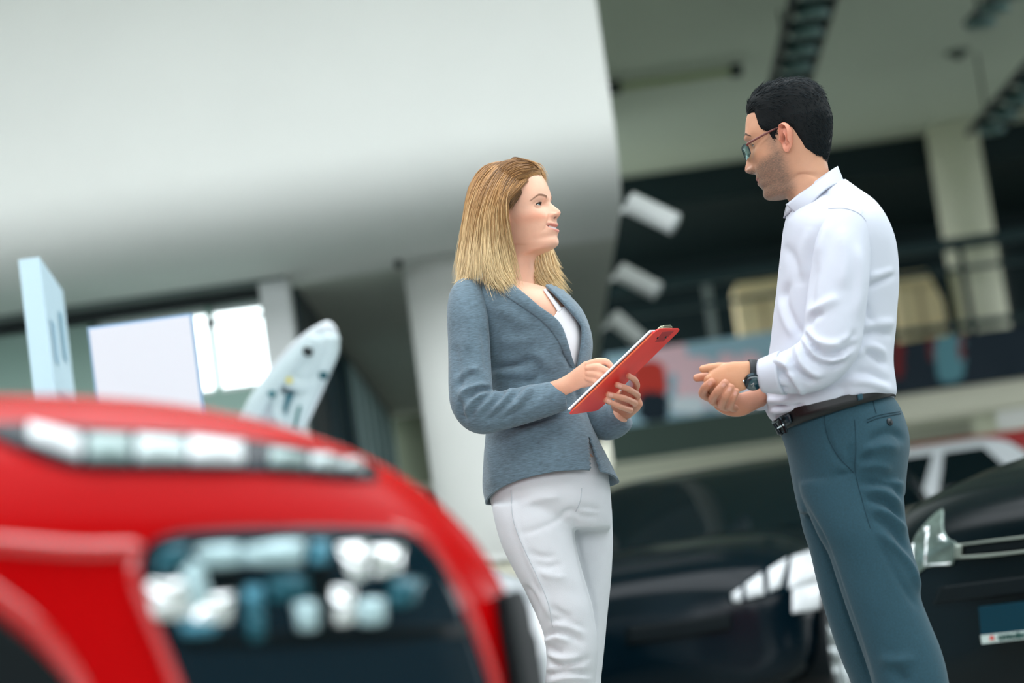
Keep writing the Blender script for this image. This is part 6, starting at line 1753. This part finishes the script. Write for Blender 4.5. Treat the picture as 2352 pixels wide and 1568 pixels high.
# ---- glasses (local axes of the head)
gl = empty('eyeglasses', HMn.world(np.array([.09, 0, 0]))); tag(gl, 'dark-rimmed eyeglasses with slim temples worn by the man', 'glasses')
C_rim = mat('dark_rim', srgb(20, 40, 46), .25, .2); C_tem = mat('brown_temple', srgb(110, 62, 56), .3, .1)
C_lz = mat('spectacle_lens', srgb(150, 190, 184), .03, trans=.75, ior=1.2, spec=.6)
for sd_ in (-1, 1):
    cx_, cz_ = sd_ * .0335, .004
    th = np.linspace(0, 2 * math.pi, 40, endpoint=False)
    lw, lh = .0265, .0165
    oy = np.sign(np.cos(th)) * np.abs(np.cos(th)) ** .6 * lw; oz = np.sign(np.sin(th)) * np.abs(np.sin(th)) ** .6 * lh
    ring = np.stack([.1125 - .027 * (np.clip(np.abs(oy + cx_) - .006, 0, 1) / .054) ** 1.5 + oz * .10, oy + cx_, oz + cz_], -1)
    v, f = loft(HMn.world(np.array([ring + [-.0008, 0, 0], ring * 1.0 + [.0008, 0, 0]])), cap=True); mesh_obj('lens', v, f, C_lz, gl)
    k = (oz > -.004)
    R_ = np.concatenate([ring[:21]]); v, f = tube(HMn.world(ring[np.r_[36:40, 0:25]]), .0016, n=8); mesh_obj('rim', v, f, C_rim, gl)
    tp = np.array([ring[np.argmax(sd_ * ring[:, 1])] + [0, sd_ * .001, .008], [.085, sd_ * .068, .014], [.05, sd_ * .0755, .019], [.016, sd_ * .0780, .024], [-.006, sd_ * .0765, .025], [-.024, sd_ * .0760, .016]])
    v, f = tube(HMn.world(catmull(tp, 24)), .0013, np.linspace(.0034, .0016, 24), n=8, up=(0, 0, 1)); mesh_obj('temple', v, f, C_tem, gl)
v, f = tube(HMn.world(np.array([[.108, -.009, .012], [.112, 0, .014], [.108, .009, .012]])), .0015, n=8); mesh_obj('bridge', v, f, C_rim, gl)

# ---- wristwatch
wt_ = empty('wristwatch', W(*m4(1130, 520), 5.47)); tag(wt_, 'black leather strap wristwatch with round dark dial on the man', 'watch')
ax = unit(W(*m4(1000, 505), 5.465) - W(*m4(1240, 525), 5.47)); cw = W(*m4(1092, 520), 5.468)
u_ = unit(np.cross(ax, [0, 0, 1.0])); 
if u_[1] > 0: u_ = -u_
w_ = np.cross(ax, u_); w_ = w_ if w_[2] > 0 else -w_
th = np.linspace(0, 2 * math.pi, 60, endpoint=False)
rows = [cw + ax * dx_ + np.cos(th)[:, None] * u_ * (.0225 + dr) + np.sin(th)[:, None] * w_ * (.0305 + dr) for dx_, dr in ((-.0095, -.001), (-.0095, .003), (-.005, .004), (.005, .004), (.0095, .003), (.0095, -.001), (-.0095, -.001))]
v, f = loft(np.array(rows), cap=False); mesh_obj('strap', v, f, mat('watch_strap', srgb(12, 22, 30), .4, bump=.3, bscale=400), wt_)
nw = unit(u_ * .80 - w_ * .60); cc = cw + u_ * .0225 * .80 - w_ * .0305 * .60
v, f = cyl_vf(cc - nw * .002, cc + nw * .0065, .0215, 40, .0205); o = mesh_obj('case', v, f, mat('watch_case', srgb(24, 40, 48), .2, .8), wt_); o.modifiers.new('es', 'EDGE_SPLIT').split_angle = rad(40)
v, f = cyl_vf(cc + nw * .0066, cc + nw * .0072, .0185, 40); dl = mesh_obj('dial', v, f, mat('watch_dial', srgb(10, 58, 70), .08, coat=1.0), wt_)
t1 = unit(np.cross(nw, ax)); 
v, f = tube(np.array([cc + nw * .0078, cc + nw * .0078 + t1 * .010]), .0006, n=6); mesh_obj('hand', v, f, C_chrome, dl)
v, f = tube(np.array([cc + nw * .0078, cc + nw * .0078 + unit(t1 + ax) * .007]), .0007, n=6); mesh_obj('hand', v, f, C_chrome, dl)
v, f = cyl_vf(cc + ax * .021 + nw * .003, cc + ax * .0245 + nw * .003, .003, 12); mesh_obj('crown', v, f, C_chrome, wt_)
